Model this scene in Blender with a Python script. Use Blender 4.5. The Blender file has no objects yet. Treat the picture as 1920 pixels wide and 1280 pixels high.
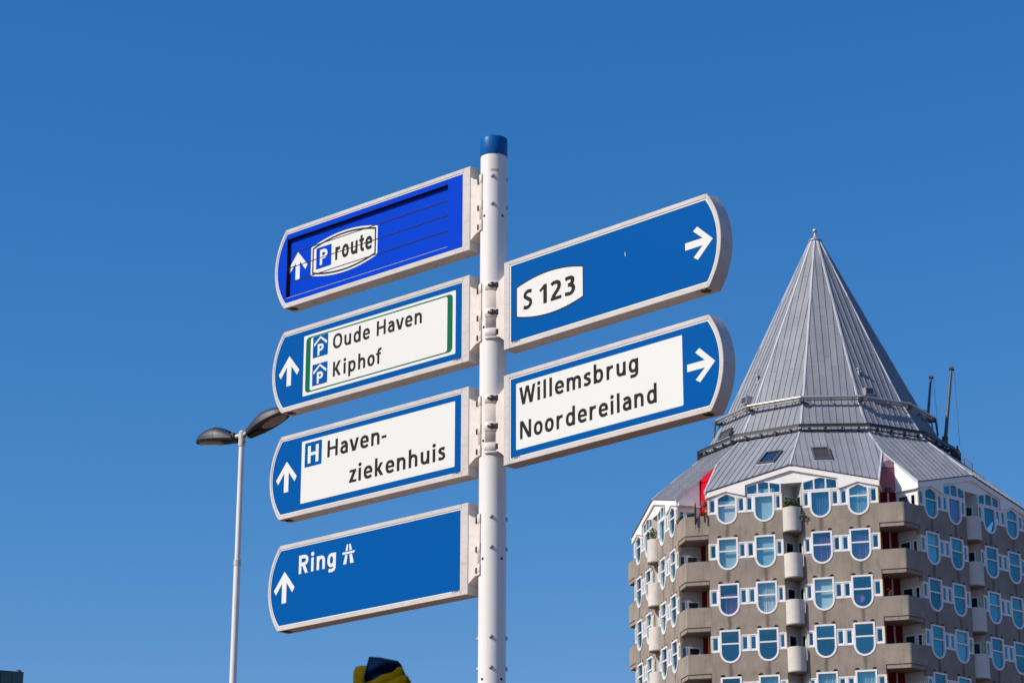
import bpy, math, random
from math import sin, cos, pi, radians, sqrt, atan2, degrees
from mathutils import Vector, Matrix
from mathutils.geometry import tessellate_polygon
random.seed(7)
scene = bpy.context.scene
COL = scene.collection

# ------------------------------------------------------------------ camera
cam_d = bpy.data.cameras.new('camera')
cam_d.sensor_width = 36.0
cam_d.lens = 83.54
cam_d.clip_start = 0.1
cam_d.clip_end = 6000
cam_d.dof.use_dof = True
cam_d.dof.focus_distance = 14.0
cam_d.dof.aperture_fstop = 20.0
cam = bpy.data.objects.new('camera', cam_d)
COL.objects.link(cam)
PITCH = 0.3125
cam.matrix_world = Matrix.Translation((0, 0, 1.6)) @ Matrix.Rotation(pi / 2 + PITCH, 4, 'X') @ Matrix.Rotation(0.001, 4, 'Z')
scene.camera = cam

# ------------------------------------------------------------------ sky, sun
SUN_AZ, SUN_EL = radians(67), radians(38)
SKY_GRADE = [(0.2717, 1.914), (1.0015, 0.943), (2.4443, 0.62)]      # gain, gamma for r, g, b
world = bpy.data.worlds.new('World')
scene.world = world
world.use_nodes = True
wt = world.node_tree
bg = wt.nodes['Background']
sky = wt.nodes.new('ShaderNodeTexSky')
sky.sky_type = 'NISHITA'
sky.sun_disc = False
sky.sun_elevation = SUN_EL
sky.sun_rotation = pi + SUN_AZ
sky.altitude = 0
sky.air_density = 1.0
sky.dust_density = 0.3
sky.ozone_density = 3.0
# deep clear-day blue: per-channel grade of the physical sky
sepc = wt.nodes.new('ShaderNodeSeparateColor'); comb = wt.nodes.new('ShaderNodeCombineColor')
wt.links.new(sky.outputs[0], sepc.inputs[0])
chan = []
for i, (k_, g_) in enumerate(SKY_GRADE):
    pw = wt.nodes.new('ShaderNodeMath'); pw.operation = 'POWER'; pw.inputs[1].default_value = g_
    ml = wt.nodes.new('ShaderNodeMath'); ml.operation = 'MULTIPLY'; ml.inputs[1].default_value = k_
    wt.links.new(sepc.outputs[i], pw.inputs[0]); wt.links.new(pw.outputs[0], ml.inputs[0]); chan.append(ml.outputs[0])
gr = wt.nodes.new('ShaderNodeMath'); gr.operation = 'MULTIPLY'; gr.inputs[1].default_value = 0.8
mn = wt.nodes.new('ShaderNodeMath'); mn.operation = 'MINIMUM'
wt.links.new(chan[1], gr.inputs[0]); wt.links.new(gr.outputs[0], mn.inputs[0]); wt.links.new(chan[0], mn.inputs[1])
wt.links.new(mn.outputs[0], comb.inputs[0]); wt.links.new(chan[1], comb.inputs[1]); wt.links.new(chan[2], comb.inputs[2])
wt.links.new(comb.outputs[0], bg.inputs[0])
bg.inputs[1].default_value = 0.09

sd = bpy.data.lights.new('sun', 'SUN')
sd.energy = 4.7
sd.angle = radians(0.53)
sd.color = (1.0, 0.90, 0.78)
so = bpy.data.objects.new('sun', sd)
COL.objects.link(so)
sdir = Vector((-sin(SUN_AZ) * cos(SUN_EL), -cos(SUN_AZ) * cos(SUN_EL), sin(SUN_EL)))
so.rotation_euler = sdir.to_track_quat('Z', 'Y').to_euler()
so.location = (0, 0, 60)

scene.view_settings.view_transform = 'Standard'
scene.view_settings.look = 'None'
scene.view_settings.exposure = 0
scene.view_settings.gamma = 1
scene.view_settings.use_curve_mapping = False

# ------------------------------------------------------------------ materials
def mat(name, col, rough=0.6, metal=0.0, noise=0.0, nscale=4.0, bump=0.0, bscale=40.0, dirt=None, spec=0.5, rnd=0.0, coat=0.0):
    m = bpy.data.materials.new(name); m.use_nodes = True
    t = m.node_tree; b = t.nodes['Principled BSDF']
    b.inputs['Roughness'].default_value = rough
    b.inputs['Metallic'].default_value = metal
    b.inputs['Specular IOR Level'].default_value = spec
    b.inputs['Coat Weight'].default_value = coat
    b.inputs['Base Color'].default_value = (*col, 1)
    last = None
    tc = t.nodes.new('ShaderNodeTexCoord')
    def mixc(a_sock, colb, fac_sock, blend='MULTIPLY'):
        x = t.nodes.new('ShaderNodeMix'); x.data_type = 'RGBA'; x.blend_type = blend
        if a_sock is None: x.inputs[6].default_value = (*col, 1)
        else: t.links.new(a_sock, x.inputs[6])
        x.inputs[7].default_value = (*colb, 1)
        t.links.new(fac_sock, x.inputs[0])
        return x.outputs[2]
    if noise:
        n = t.nodes.new('ShaderNodeTexNoise'); n.inputs['Scale'].default_value = nscale; n.inputs['Detail'].default_value = 6
        n.inputs['Roughness'].default_value = 0.65
        t.links.new(tc.outputs['Object'], n.inputs['Vector'])
        r = t.nodes.new('ShaderNodeMapRange'); r.inputs[1].default_value = 0.35; r.inputs[2].default_value = 0.7
        r.inputs[3].default_value = 0; r.inputs[4].default_value = noise
        t.links.new(n.outputs['Fac'], r.inputs[0])
        last = mixc(last, (0.35, 0.32, 0.28), r.outputs[0])
    if dirt:
        n = t.nodes.new('ShaderNodeTexNoise'); n.inputs['Scale'].default_value = dirt[1]; n.inputs['Detail'].default_value = 8
        mp = t.nodes.new('ShaderNodeMapping'); mp.inputs['Scale'].default_value = dirt[2]
        t.links.new(tc.outputs['Object'], mp.inputs['Vector']); t.links.new(mp.outputs[0], n.inputs['Vector'])
        r = t.nodes.new('ShaderNodeMapRange'); r.inputs[1].default_value = 0.5; r.inputs[2].default_value = 0.75
        r.inputs[3].default_value = 0; r.inputs[4].default_value = dirt[0]
        t.links.new(n.outputs['Fac'], r.inputs[0])
        last = mixc(last, dirt[3], r.outputs[0], 'MIX')
    if rnd:
        oi = t.nodes.new('ShaderNodeObjectInfo')
        r = t.nodes.new('ShaderNodeMapRange'); r.inputs[3].default_value = 1 - rnd; r.inputs[4].default_value = 1 + rnd
        t.links.new(oi.outputs['Random'], r.inputs[0])
        x = t.nodes.new('ShaderNodeVectorMath'); x.operation = 'SCALE'
        if last is None: x.inputs[0].default_value = col
        else: t.links.new(last, x.inputs[0])
        t.links.new(r.outputs[0], x.inputs['Scale'])
        last = x.outputs[0]
    if last is not None: t.links.new(last, b.inputs['Base Color'])
    if bump:
        n = t.nodes.new('ShaderNodeTexNoise'); n.inputs['Scale'].default_value = bscale; n.inputs['Detail'].default_value = 4
        t.links.new(tc.outputs['Object'], n.inputs['Vector'])
        bp = t.nodes.new('ShaderNodeBump'); bp.inputs['Strength'].default_value = bump; bp.inputs['Distance'].default_value = 0.01
        t.links.new(n.outputs['Fac'], bp.inputs['Height']); t.links.new(bp.outputs[0], b.inputs['Normal'])
    return m

M = {}
M['frame'] = mat('painted_aluminium', (0.60, 0.57, 0.54), 0.5, 0.0, noise=0.25, nscale=5, spec=0.3, dirt=(0.35, 22, (1, 1, 2.5), (0.36, 0.27, 0.19)), bump=0.05, bscale=60)
M['bracket'] = mat('bracket_aluminium', (0.74, 0.68, 0.62), 0.45, 0.0, noise=0.2, nscale=14, dirt=(0.35, 22, (1, 1, 1), (0.42, 0.33, 0.25)))
M['saddle'] = mat('cast_aluminium', (0.60, 0.545, 0.49), 0.6, 0.0, noise=0.2, nscale=20)
M['sign_white'] = mat('sign_white_film', (0.715, 0.73, 0.70), 0.45, noise=0.02, nscale=6, spec=0.2)
M['sign_blue'] = mat('sign_blue_film', (0.0, 0.086, 0.335), 0.45, spec=0.03)
M['sign_blue_bright'] = mat('sign_bright_blue_film', (0.0, 0.048, 0.54), 0.45, spec=0.03)
M['sign_green'] = mat('sign_green_film', (0.0, 0.13, 0.06), 0.45, spec=0.1)
M['ink'] = mat('sign_black_ink', (0.016, 0.015, 0.016), 0.6, spec=0.12)
M['black'] = mat('matt_black', (0.006, 0.006, 0.007), 0.8)
M['pole'] = mat('white_pole_paint', (0.79, 0.775, 0.745), 0.4, noise=0.08, nscale=5, spec=0.3, dirt=(0.22, 12, (1, 1, 0.3), (0.5, 0.42, 0.33)))
M['cap'] = mat('blue_plastic_cap', (0.0, 0.105, 0.36), 0.4, spec=0.2)
M['bolt'] = mat('dark_steel', (0.09, 0.085, 0.08), 0.35, 0.7)
M['rivet'] = mat('grey_rivet', (0.42, 0.42, 0.42), 0.65, 0.0)
M['lamp_dark'] = mat('lamp_dark_grey_shell', (0.026, 0.031, 0.044), 0.5, 0.0, noise=0.45, nscale=14)
M['lamp_rim'] = mat('lamp_black_underside', (0.014, 0.014, 0.015), 0.5)
M['lamp_bowl'] = mat('lamp_diffuser', (0.42, 0.40, 0.37), 0.15, noise=0.5, nscale=14)
M['lamp_arm'] = mat('lamp_cream_paint', (0.60, 0.57, 0.50), 0.4, noise=0.15, nscale=10)
M['concrete_light'] = mat('light_concrete', (0.66, 0.62, 0.57), 0.8, noise=0.2, nscale=1.6, dirt=(0.22, 2, (6, 6, 0.5), (0.33, 0.29, 0.25)), bump=0.2, bscale=20, rnd=0.05)
M['fascia'] = mat('white_fascia_board', (0.88, 0.86, 0.83), 0.5, noise=0.04, nscale=1.2, dirt=(0.14, 1.5, (3, 3, 0.4), (0.5, 0.46, 0.42)))
M['wframe'] = mat('white_window_frame', (0.80, 0.80, 0.80), 0.4, noise=0.05, nscale=3)
M['panel_grey'] = mat('grey_door_panel', (0.52, 0.51, 0.50), 0.5, noise=0.1, nscale=2)
M['yellow'] = mat('yellow_jamb', (0.66, 0.50, 0.08), 0.5, noise=0.1, nscale=4)
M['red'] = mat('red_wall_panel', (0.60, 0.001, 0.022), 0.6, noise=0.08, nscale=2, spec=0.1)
M['red_hazed'] = mat('hazed_red_panel', (0.46, 0.27, 0.30), 0.5)  # pink of reflected haze at the wall top, painted into the colour
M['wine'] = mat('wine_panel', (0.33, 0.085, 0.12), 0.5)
M['red_shaded'] = mat('shaded_red_panel', (0.16, 0.0005, 0.006), 0.6, noise=0.1, nscale=3, spec=0.1)  # darker copy of the red wall, shade of the recesses painted in
M['zinc'] = mat('zinc_sheet', (0.262, 0.280, 0.312), 0.6, 0.0, spec=0.2, noise=0.22, nscale=0.7, dirt=(0.35, 1.1, (1, 1, 0.3), (0.36, 0.36, 0.365)), rnd=0.09)
M['zinc_cap'] = mat('zinc_ridge', (0.50, 0.52, 0.56), 0.6, 0.0, noise=0.15, nscale=2)
M['zinc_dark'] = mat('roof_underlay', (0.10, 0.105, 0.12), 0.7)
M['steel_dark'] = mat('weathered_dark_steel', (0.075, 0.07, 0.07), 0.5, 0.2, noise=0.4, nscale=3, dirt=(0.4, 3, (1, 1, 1), (0.16, 0.10, 0.06)))
M['track'] = mat('dark_track', (0.035, 0.033, 0.035), 0.5, 0.1, noise=0.4, nscale=3)
M['steel_mid'] = mat('grey_brown_steel', (0.11, 0.115, 0.13), 0.5, 0.2, noise=0.3, nscale=5)
M['steel_light'] = mat('galvanised_pipe', (0.48, 0.48, 0.50), 0.35, 0.4, noise=0.25, nscale=4)
M['steel_rust'] = mat('stained_cream_pipe', (0.42, 0.36, 0.28), 0.5, 0.1, noise=0.4, nscale=4)
M['interior'] = mat('room_interior', (0.06, 0.07, 0.075), 0.9)
M['slab'] = mat('ceiling_white', (0.45, 0.45, 0.45), 0.9)
M['cur_white'] = mat('white_curtain', (0.90, 0.90, 0.86), 0.9, rnd=0.1)
M['cur_teal'] = mat('pale_curtain', (0.56, 0.80, 0.78), 0.9, rnd=0.1)
M['cur_purple'] = mat('purple_curtain', (0.40, 0.14, 0.42), 0.9, rnd=0.1)
M['cur_blue'] = mat('blue_curtain', (0.22, 0.40, 0.62), 0.9, rnd=0.1)
M['sky_frame'] = mat('skylight_frame', (0.13, 0.135, 0.15), 0.4, 0.3)
M['leaf'] = mat('balcony_leaves', (0.07, 0.12, 0.03), 0.6, rnd=0.1)
M['flower'] = mat('red_flowers', (0.75, 0.03, 0.02), 0.6)
M['parasol'] = mat('dark_parasol_cloth', (0.018, 0.018, 0.022), 0.8)
M['maroon'] = mat('maroon_cloth', (0.10, 0.008, 0.02), 0.8)
M['office'] = mat('dark_green_cladding', (0.022, 0.065, 0.06), 0.25, 0.0, noise=0.25, nscale=0.6, rnd=0.3)
M['office_frame'] = mat('green_mullion', (0.03, 0.06, 0.065), 0.5)
M['dome'] = mat('grey_dish', (0.13, 0.12, 0.14), 0.6)
M['flag_blue'] = mat('shaded_blue_cloth', (0.0, 0.008, 0.032), 0.9, spec=0.05)  # blue cloth darkened, the shade it hangs in is part of the colour
M['flag_yellow'] = mat('shaded_yellow_cloth', (0.095, 0.070, 0.0), 0.9, noise=0.8, nscale=26, spec=0.05)  # yellow cloth with the same shade put into its base colour

def glass_mat(name, tr, gl, fac):
    m = bpy.data.materials.new(name); m.use_nodes = True
    t = m.node_tree; t.nodes.clear()
    out = t.nodes.new('ShaderNodeOutputMaterial')
    mx = t.nodes.new('ShaderNodeMixShader'); a = t.nodes.new('ShaderNodeBsdfTransparent'); b = t.nodes.new('ShaderNodeBsdfGlossy')
    a.inputs[0].default_value = (*tr, 1); b.inputs['Color'].default_value = (*gl, 1); b.inputs['Roughness'].default_value = 0.04
    n = t.nodes.new('ShaderNodeTexNoise'); n.inputs['Scale'].default_value = 0.9
    tc = t.nodes.new('ShaderNodeTexCoord'); t.links.new(tc.outputs['Generated'], n.inputs['Vector'])
    oi = t.nodes.new('ShaderNodeObjectInfo')
    va = t.nodes.new('ShaderNodeVectorMath'); va.operation = 'ADD'
    sc = t.nodes.new('ShaderNodeVectorMath'); sc.operation = 'SCALE'; sc.inputs[0].default_value = (13, 7, 5)
    t.links.new(oi.outputs['Random'], sc.inputs['Scale']); t.links.new(tc.outputs['Generated'], va.inputs[0]); t.links.new(sc.outputs[0], va.inputs[1])
    t.links.new(va.outputs[0], n.inputs['Vector'])
    bp = t.nodes.new('ShaderNodeBump'); bp.inputs['Strength'].default_value = 0.25; bp.inputs['Distance'].default_value = 0.02
    t.links.new(n.outputs['Fac'], bp.inputs['Height']); t.links.new(bp.outputs[0], b.inputs['Normal'])
    r = t.nodes.new('ShaderNodeMapRange'); r.inputs[3].default_value = fac - 0.08; r.inputs[4].default_value = fac + 0.08
    t.links.new(oi.outputs['Random'], r.inputs[0]); t.links.new(r.outputs[0], mx.inputs[0])
    t.links.new(a.outputs[0], mx.inputs[1]); t.links.new(b.outputs[0], mx.inputs[2]); t.links.new(mx.outputs[0], out.inputs[0])
    return m
M['glass'] = glass_mat('window_glass', (0.97, 0.99, 1.0), (0.15, 0.52, 0.62), 0.25)
M['glass_dark'] = glass_mat('door_glass', (0.25, 0.33, 0.36), (0.3, 0.6, 0.8), 0.15)

# exposed concrete with drip stains under the window bows
def concrete():
    m = mat('washed_concrete', (0.335, 0.288, 0.238), 0.85, noise=0.5, nscale=0.7, dirt=(0.5, 1.6, (2.6, 2.6, 0.45), (0.14, 0.118, 0.10)), bump=0.4, bscale=30, rnd=0.04)
    t = m.node_tree; b = t.nodes['Principled BSDF']
    src = b.inputs['Base Color'].links[0].from_socket
    tc = t.nodes.new('ShaderNodeTexCoord'); sp = t.nodes.new('ShaderNodeSeparateXYZ'); t.links.new(tc.outputs['Object'], sp.inputs[0])
    def mth(op, a, bb=None):
        n = t.nodes.new('ShaderNodeMath'); n.operation = op
        for i, s in enumerate((a, bb)):
            if s is None: continue
            if isinstance(s, (int, float)): n.inputs[i].default_value = s
            else: t.links.new(s, n.inputs[i])
        return n.outputs[0]
    ax = mth('ABSOLUTE', sp.outputs[0])
    d = mth('MINIMUM', mth('ABSOLUTE', mth('SUBTRACT', ax, 1.6)), mth('ABSOLUTE', mth('SUBTRACT', ax, 3.75)))
    nz = t.nodes.new('ShaderNodeTexNoise'); nz.inputs['Scale'].default_value = 2.5; t.links.new(tc.outputs['Object'], nz.inputs['Vector'])
    w = mth('MULTIPLY', nz.outputs['Fac'], 0.34)
    s = t.nodes.new('ShaderNodeMapRange'); t.links.new(mth('DIVIDE', d, w), s.inputs[0])
    s.inputs[1].default_value = 0.2; s.inputs[2].default_value = 1.0; s.inputs[3].default_value = 0.72; s.inputs[4].default_value = 0.0
    x = t.nodes.new('ShaderNodeMix'); x.data_type = 'RGBA'
    t.links.new(s.outputs[0], x.inputs[0]); t.links.new(src, x.inputs[6]); x.inputs[7].default_value = (0.085, 0.07, 0.058, 1)
    t.links.new(x.outputs[2], b.inputs['Base Color'])
    return m
M['concrete'] = concrete()

def paving():
    m = mat('brick_paving', (0.19, 0.112, 0.07), 0.9, noise=0.3, nscale=0.4)
    t = m.node_tree; b = t.nodes['Principled BSDF']; src = b.inputs['Base Color'].links[0].from_socket
    tc = t.nodes.new('ShaderNodeTexCoord')
    br = t.nodes.new('ShaderNodeTexBrick'); br.inputs['Scale'].default_value = 4.0
    br.inputs['Color1'].default_value = (1, 1, 1, 1); br.inputs['Color2'].default_value = (.75, .72, .7, 1); br.inputs['Mortar'].default_value = (.5, .48, .45, 1)
    t.links.new(tc.outputs['Object'], br.inputs['Vector'])
    x = t.nodes.new('ShaderNodeMix'); x.data_type = 'RGBA'; x.blend_type = 'MULTIPLY'; x.inputs[0].default_value = 1
    t.links.new(src, x.inputs[6]); t.links.new(br.outputs[0], x.inputs[7]); t.links.new(x.outputs[2], b.inputs['Base Color'])
    return m
M['paving'] = paving()

# ------------------------------------------------------------------ mesh helpers
class MB:
    def __init__(s): s.v = []; s.f = []; s.sm = []
    def add(s, vs, fs, smooth=False):
        o = len(s.v); s.v += [tuple(p) for p in vs]; s.f += [tuple(i + o for i in f) for f in fs]; s.sm += [smooth] * len(fs); return s
    def box(s, x0, x1, y0, y1, z0, z1, mt=None):
        vs = [(x, y, z) for x in (x0, x1) for y in (y0, y1) for z in (z0, z1)]
        if mt is not None: vs = [tuple(mt @ Vector(p)) for p in vs]
        return s.add(vs, [(0, 1, 3, 2), (4, 6, 7, 5), (0, 4, 5, 1), (2, 3, 7, 6), (0, 2, 6, 4), (1, 5, 7, 3)])
    def plate(s, outer, holes=(), y0=0.0, y1=0.05, back=True):
        """polygon in x,z extruded along y (y0 front, y1 back)"""
        loops = [list(outer)] + [list(h) for h in holes]
        pts = [p for l in loops for p in l]
        tris = tessellate_polygon([[Vector((p[0], p[1], 0)) for p in l] for l in loops])
        n = len(pts)
        a = []
        for t in tris:
            p, q, r = (pts[i] for i in t)
            ar = (q[0] - p[0]) * (r[1] - p[1]) - (r[0] - p[0]) * (q[1] - p[1])
            if abs(ar) < 1e-12: continue
            a.append(tuple(t) if ar > 0 else tuple(reversed(t)))
        vs = [(p[0], y0, p[1]) for p in pts]
        if back or True: vs += [(p[0], y1, p[1]) for p in pts]
        fs = list(a)
        if back: fs += [tuple(i + n for i in reversed(t)) for t in a]
        o = 0
        for li, l in enumerate(loops):
            k = len(l)
            ar = sum(l[i][0] * l[(i + 1) % k][1] - l[(i + 1) % k][0] * l[i][1] for i in range(k))
            flip = (ar > 0) == (li == 0)
            for i in range(k):
                j = (i + 1) % k
                q = (o + i, o + i + n, o + j + n, o + j)
                fs.append(q if flip else tuple(reversed(q)))
            o += k
        return s.add(vs, fs)
    def sheet(s, poly, y):
        pts = list(poly)
        tris = tessellate_polygon([[Vector((p[0], p[1], 0)) for p in pts]])
        a = []
        for t in tris:
            p, q, r = (pts[i] for i in t)
            ar = (q[0] - p[0]) * (r[1] - p[1]) - (r[0] - p[0]) * (q[1] - p[1])
            if abs(ar) < 1e-13: continue
            a.append(tuple(t) if ar > 0 else tuple(reversed(t)))
        return s.add([(p[0], y, p[1]) for p in pts], a)
    def tube(s, p0, p1, r0, r1=None, n=12, caps=True):
        p0, p1 = Vector(p0), Vector(p1); r1 = r0 if r1 is None else r1
        d = (p1 - p0).normalized(); a = d.orthogonal().normalized(); b = d.cross(a)
        vs = []; 
        for p, r in ((p0, r0), (p1, r1)):
            for i in range(n):
                t = 2 * pi * i / n; vs.append(p + a * (r * cos(t)) + b * (r * sin(t)))
        s.add(vs, [(i, (i + 1) % n, (i + 1) % n + n, i + n) for i in range(n)], True)
        if caps:
            s.add(vs[:n], [tuple(reversed(range(n)))]); s.add(vs[n:], [tuple(range(n))])
        return s
    def lathe(s, prof, n=24, mt=None, a0=0, a1=2 * pi):
        """prof: list of (r,z)"""
        full = abs(a1 - a0 - 2 * pi) < 1e-6; m = n if full else n + 1
        vs = []
        for r, z in prof:
            for i in range(m):
                t = a0 + (a1 - a0) * i / n
                v = Vector((r * cos(t), r * sin(t), z)); vs.append(tuple(mt @ v) if mt is not None else tuple(v))
        fs = []
        for k in range(len(prof) - 1):
            for i in range(n):
                j = (i + 1) % m if full else i + 1
                fs.append((k * m + i, k * m + j, (k + 1) * m + j, (k + 1) * m + i))
        return s.add(vs, fs, True)
    def prism(s, pts, off0, off1, nrm):
        """3-D convex polygon slab"""
        n = len(pts); a = [Vector(p) + nrm * off1 for p in pts]; b = [Vector(p) + nrm * off0 for p in pts]
        fs = [tuple(range(n)), tuple(reversed(range(n, 2 * n)))] + [(i, i + n, (i + 1) % n + n, (i + 1) % n) for i in range(n)]
        return s.add(a + b, fs)
    def data(s, name, m):
        me = bpy.data.meshes.new(name); me.from_pydata(s.v, [], s.f); me.materials.append(m)
        me.polygons.foreach_set('use_smooth', s.sm); me.update()
        return me
    def obj(s, name, m, parent=None, **k):
        return link(name, s.data(name, m), parent, **k)

def link(name, data, parent=None, loc=None, rotz=None, mtx=None):
    o = bpy.data.objects.new(name, data); COL.objects.link(o)
    if parent is not None: o.parent = parent
    if mtx is not None: o.matrix_local = mtx
    if loc is not None: o.location = loc
    if rotz is not None: o.rotation_euler = (0, 0, rotz)
    return o
def tag(o, label=None, cat=None, group=None, kind=None):
    if label: o['label'] = label
    if cat: o['category'] = cat
    if group: o['group'] = group
    if kind: o['kind'] = kind
    return o
def bevel(o, w=0.002, seg=2, ang=35):
    b = o.modifiers.new('bevel', 'BEVEL'); b.width = w; b.segments = seg; b.limit_method = 'ANGLE'; b.angle_limit = radians(ang)
    return o

# ------------------------------------------------------------------ ground
g = MB(); g.add([(-1500, -1500, 0), (1500, -1500, 0), (1500, 2500, 0), (-1500, 2500, 0)], [(0, 1, 2, 3)])
tag(g.obj('ground', M['paving']), kind='structure')

# ------------------------------------------------------------------ the tower
TX, TD, TH = 19.0321, 140.0, -0.3116
A_, W_, NW = 10.77, 4.84, 0.585
T = [34.62 - 2.6275 * k for k in range(6)]     # T[0]: gable storey
ZLOW = 20.9
tower = link('apartment_tower', None, loc=(TX, TD, 0), rotz=TH)
tag(tower, 'hexagonal concrete apartment tower with round-bottomed windows and a pointed zinc roof', 'building')

def face_mtx(k, off=A_):
    a = k * pi / 3
    return Matrix.Translation((off * sin(a), -off * cos(a), 0)) @ Matrix.Rotation(a, 4, 'Z')
def P(azdeg, R, z):
    a = radians(azdeg); return Vector((R * sin(a), -R * cos(a), z))
def CP(azdeg, s, m, z=0):
    """corner frame: m radial distance, s tangential"""
    a = radians(azdeg); return Vector((m * sin(a) + s * cos(a), -m * cos(a) + s * sin(a), z))
SE, ME, SBL, SBR, MBk = 1.21, 11.73, 0.59, 0.36, 10.5

def arc(cx, cz, r, a0, a1, n):
    return [(cx + r * cos(a0 + (a1 - a0) * i / n), cz + r * sin(a0 + (a1 - a0) * i / n)) for i in range(n + 1)]
DC = (1.605, 3.75)
# --- concrete bands
def band_poly(top, bot, first, last):
    p = [(NW, top)]
    for c in DC:
        p += arc(c, top - 0.025, 0.585, pi, 2 * pi, 14) if not first else arc(c, top - 0.025, 0.585, pi, 2 * pi, 14)
    p += [(W_, top), (W_, bot)]
    if not last:
        for c in reversed(DC):
            zt = bot + 0.31
            p += [(c + 0.615, bot), (c + 0.615, zt)] + arc(c + 0.475, zt, 0.14, 0, pi, 8) + [(c + 0.335, zt + 0.0001)] \
                 + [(c - 0.335, zt)] + arc(c - 0.475, zt, 0.14, 0, pi, 8) + [(c - 0.615, bot)]
    p += [(NW, bot)]
    q = []
    for a in p:
        if not q or (abs(a[0] - q[-1][0]) + abs(a[1] - q[-1][1])) > 1e-4: q.append(a)
    return q
band_data = {}
for r in range(5):
    first, last = r == 0, r == 4
    top = T[r] - 0.94; bot = T[r + 1] if not last else ZLOW + 0.002
    for sgn in (1, -1):
        pl = band_poly(top, bot, first, last)
        if sgn < 0: pl = [(-x, z) for x, z in reversed(pl)]
        band_data[(r, sgn)] = MB().plate(pl, (), 0, 0.28).data('wall_band', M['concrete'])
for k in (-1, 0, 1):
    for key in band_data:
        link('wall_band', band_data[key], tower, mtx=face_mtx(k))
# plan outline of the plan with corner recesses and face notches
def plan(inset=0.0, notch=True, zz=0):
    pts = []
    for k in range(6):
        a = k * 60; ar = radians(a)
        def F(u, n): return (n * sin(ar) + u * cos(ar), -n * cos(ar) + u * sin(ar))
        nn = A_ - inset
        pts.append(F(-W_ + 0.02, nn))
        if notch and k in (0, 1, 5):
            pts += [F(-NW, nn), F(0, A_ - 1.1), F(NW, nn)]
        pts.append(F(W_ - 0.02, nn))
        c1 = CP(a + 30, -SBL, MBk); c2 = CP(a + 30, SBR, MBk)
        pts += [(c1.x, c1.y), (c2.x, c2.y)]
    return pts
def hplate(poly, z0, z1, m, name, parent):
    mb = MB()
    pts = [(x, y) for x, y in poly]
    tris = tessellate_polygon([[Vector((x, y, 0)) for x, y in pts]])
    n = len(pts); fs = []
    for t in tris:
        p, q, r = (pts[i] for i in t)
        ar = (q[0] - p[0]) * (r[1] - p[1]) - (r[0] - p[0]) * (q[1] - p[1])
        if abs(ar) < 1e-10: continue
        t = tuple(t) if ar > 0 else tuple(reversed(t))
        fs.append(tuple(i + n for i in t)); fs.append(tuple(reversed(t)))
    ar = sum(pts[i][0] * pts[(i + 1) % n][1] - pts[(i + 1) % n][0] * pts[i][1] for i in range(n))
    for i in range(n):
        j = (i + 1) % n; q = (i, j, j + n, i + n)
        fs.append(q if ar > 0 else tuple(reversed(q)))
    mb.add([(x, y, z0) for x, y in pts] + [(x, y, z1) for x, y in pts], fs)
    return mb.obj(name, m, parent)
for r in range(1, 5):
    hplate(plan(0.26), T[r] + 0.46, T[r] + 0.62, M['slab'], 'floor_slab', tower)
# attic ceiling above the gable storey
hplate([(0.93 * x, 0.93 * y) for x, y in plan(0.26, False)], T[0] + 0.9, T[0] + 1.0, M['slab'], 'floor_slab', tower)
# inner core that closes the rooms
core = [(P(30 + 60 * k, 9.3, 0).x, P(30 + 60 * k, 9.3, 0).y) for k in range(6)]
hplate(core, ZLOW - 0.2, T[0] + 0.89, M['interior'], 'inner_core', tower)
hplate(plan(0.0, False), 0, ZLOW, M['concrete'], 'lower_wall', tower)
for k in (2, 3, 4):   # rear faces
    mb = MB(); mb.box(-W_, W_, 0, 0.25, ZLOW + 0.003, T[0] + 0.3); mb.obj('rear_wall', M['concrete'], tower, mtx=face_mtx(k))

# --- windows
def D_outline(w, top, cz, r, peak=None, n=18):
    p = [(-w, top)]
    p += arc(0, cz, r, pi, 2 * pi, n)
    p += [(w, top)]
    if peak: p.append((0, peak))
    return p
def clipz(poly, z, keep_above):
    out = []; n = len(poly)
    for i in range(n):
        a, b = poly[i], poly[(i + 1) % n]
        ia = (a[1] >= z) == keep_above; ib = (b[1] >= z) == keep_above
        if ia: out.append(a)
        if ia != ib:
            t = (z - a[1]) / (b[1] - a[1]); out.append((a[0] + (b[0] - a[0]) * t, z))
    return out
WD = {}
def make_D(kind):
    top, peak, mull = {'plain': (0.30, None, -0.48), 'peak': (0.0, 0.27, -0.46), 'inner': (0.0, None, None)}[kind]
    o = D_outline(0.60, top, -0.965, 0.60, peak)
    i = D_outline(0.492, top - (0.10 if not peak else 0.04), -0.965, 0.492, peak - 0.08 if peak else None)
    mb = MB(); mb.plate(o, [i], -0.03, 0.13)
    if mull: mb.box(-0.51, 0.51, -0.015, 0.10, mull - 0.04, mull + 0.04)
    fr = mb.data('window_frame', M['wframe'])
    j = D_outline(0.515, top - (0.085 if not peak else 0.025), -0.965, 0.515, peak - 0.065 if peak else None)
    panes = []
    if mull:
        for ab in (True, False):
            panes.append(MB().plate(clipz(j, mull, ab), (), 0.055, 0.075).data('pane', M['glass']))
    else: panes.append(MB().plate(j, (), 0.055, 0.075).data('pane', M['glass']))
    return fr, panes
for kd in ('plain', 'peak', 'inner'): WD[kd] = make_D(kd)
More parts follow.
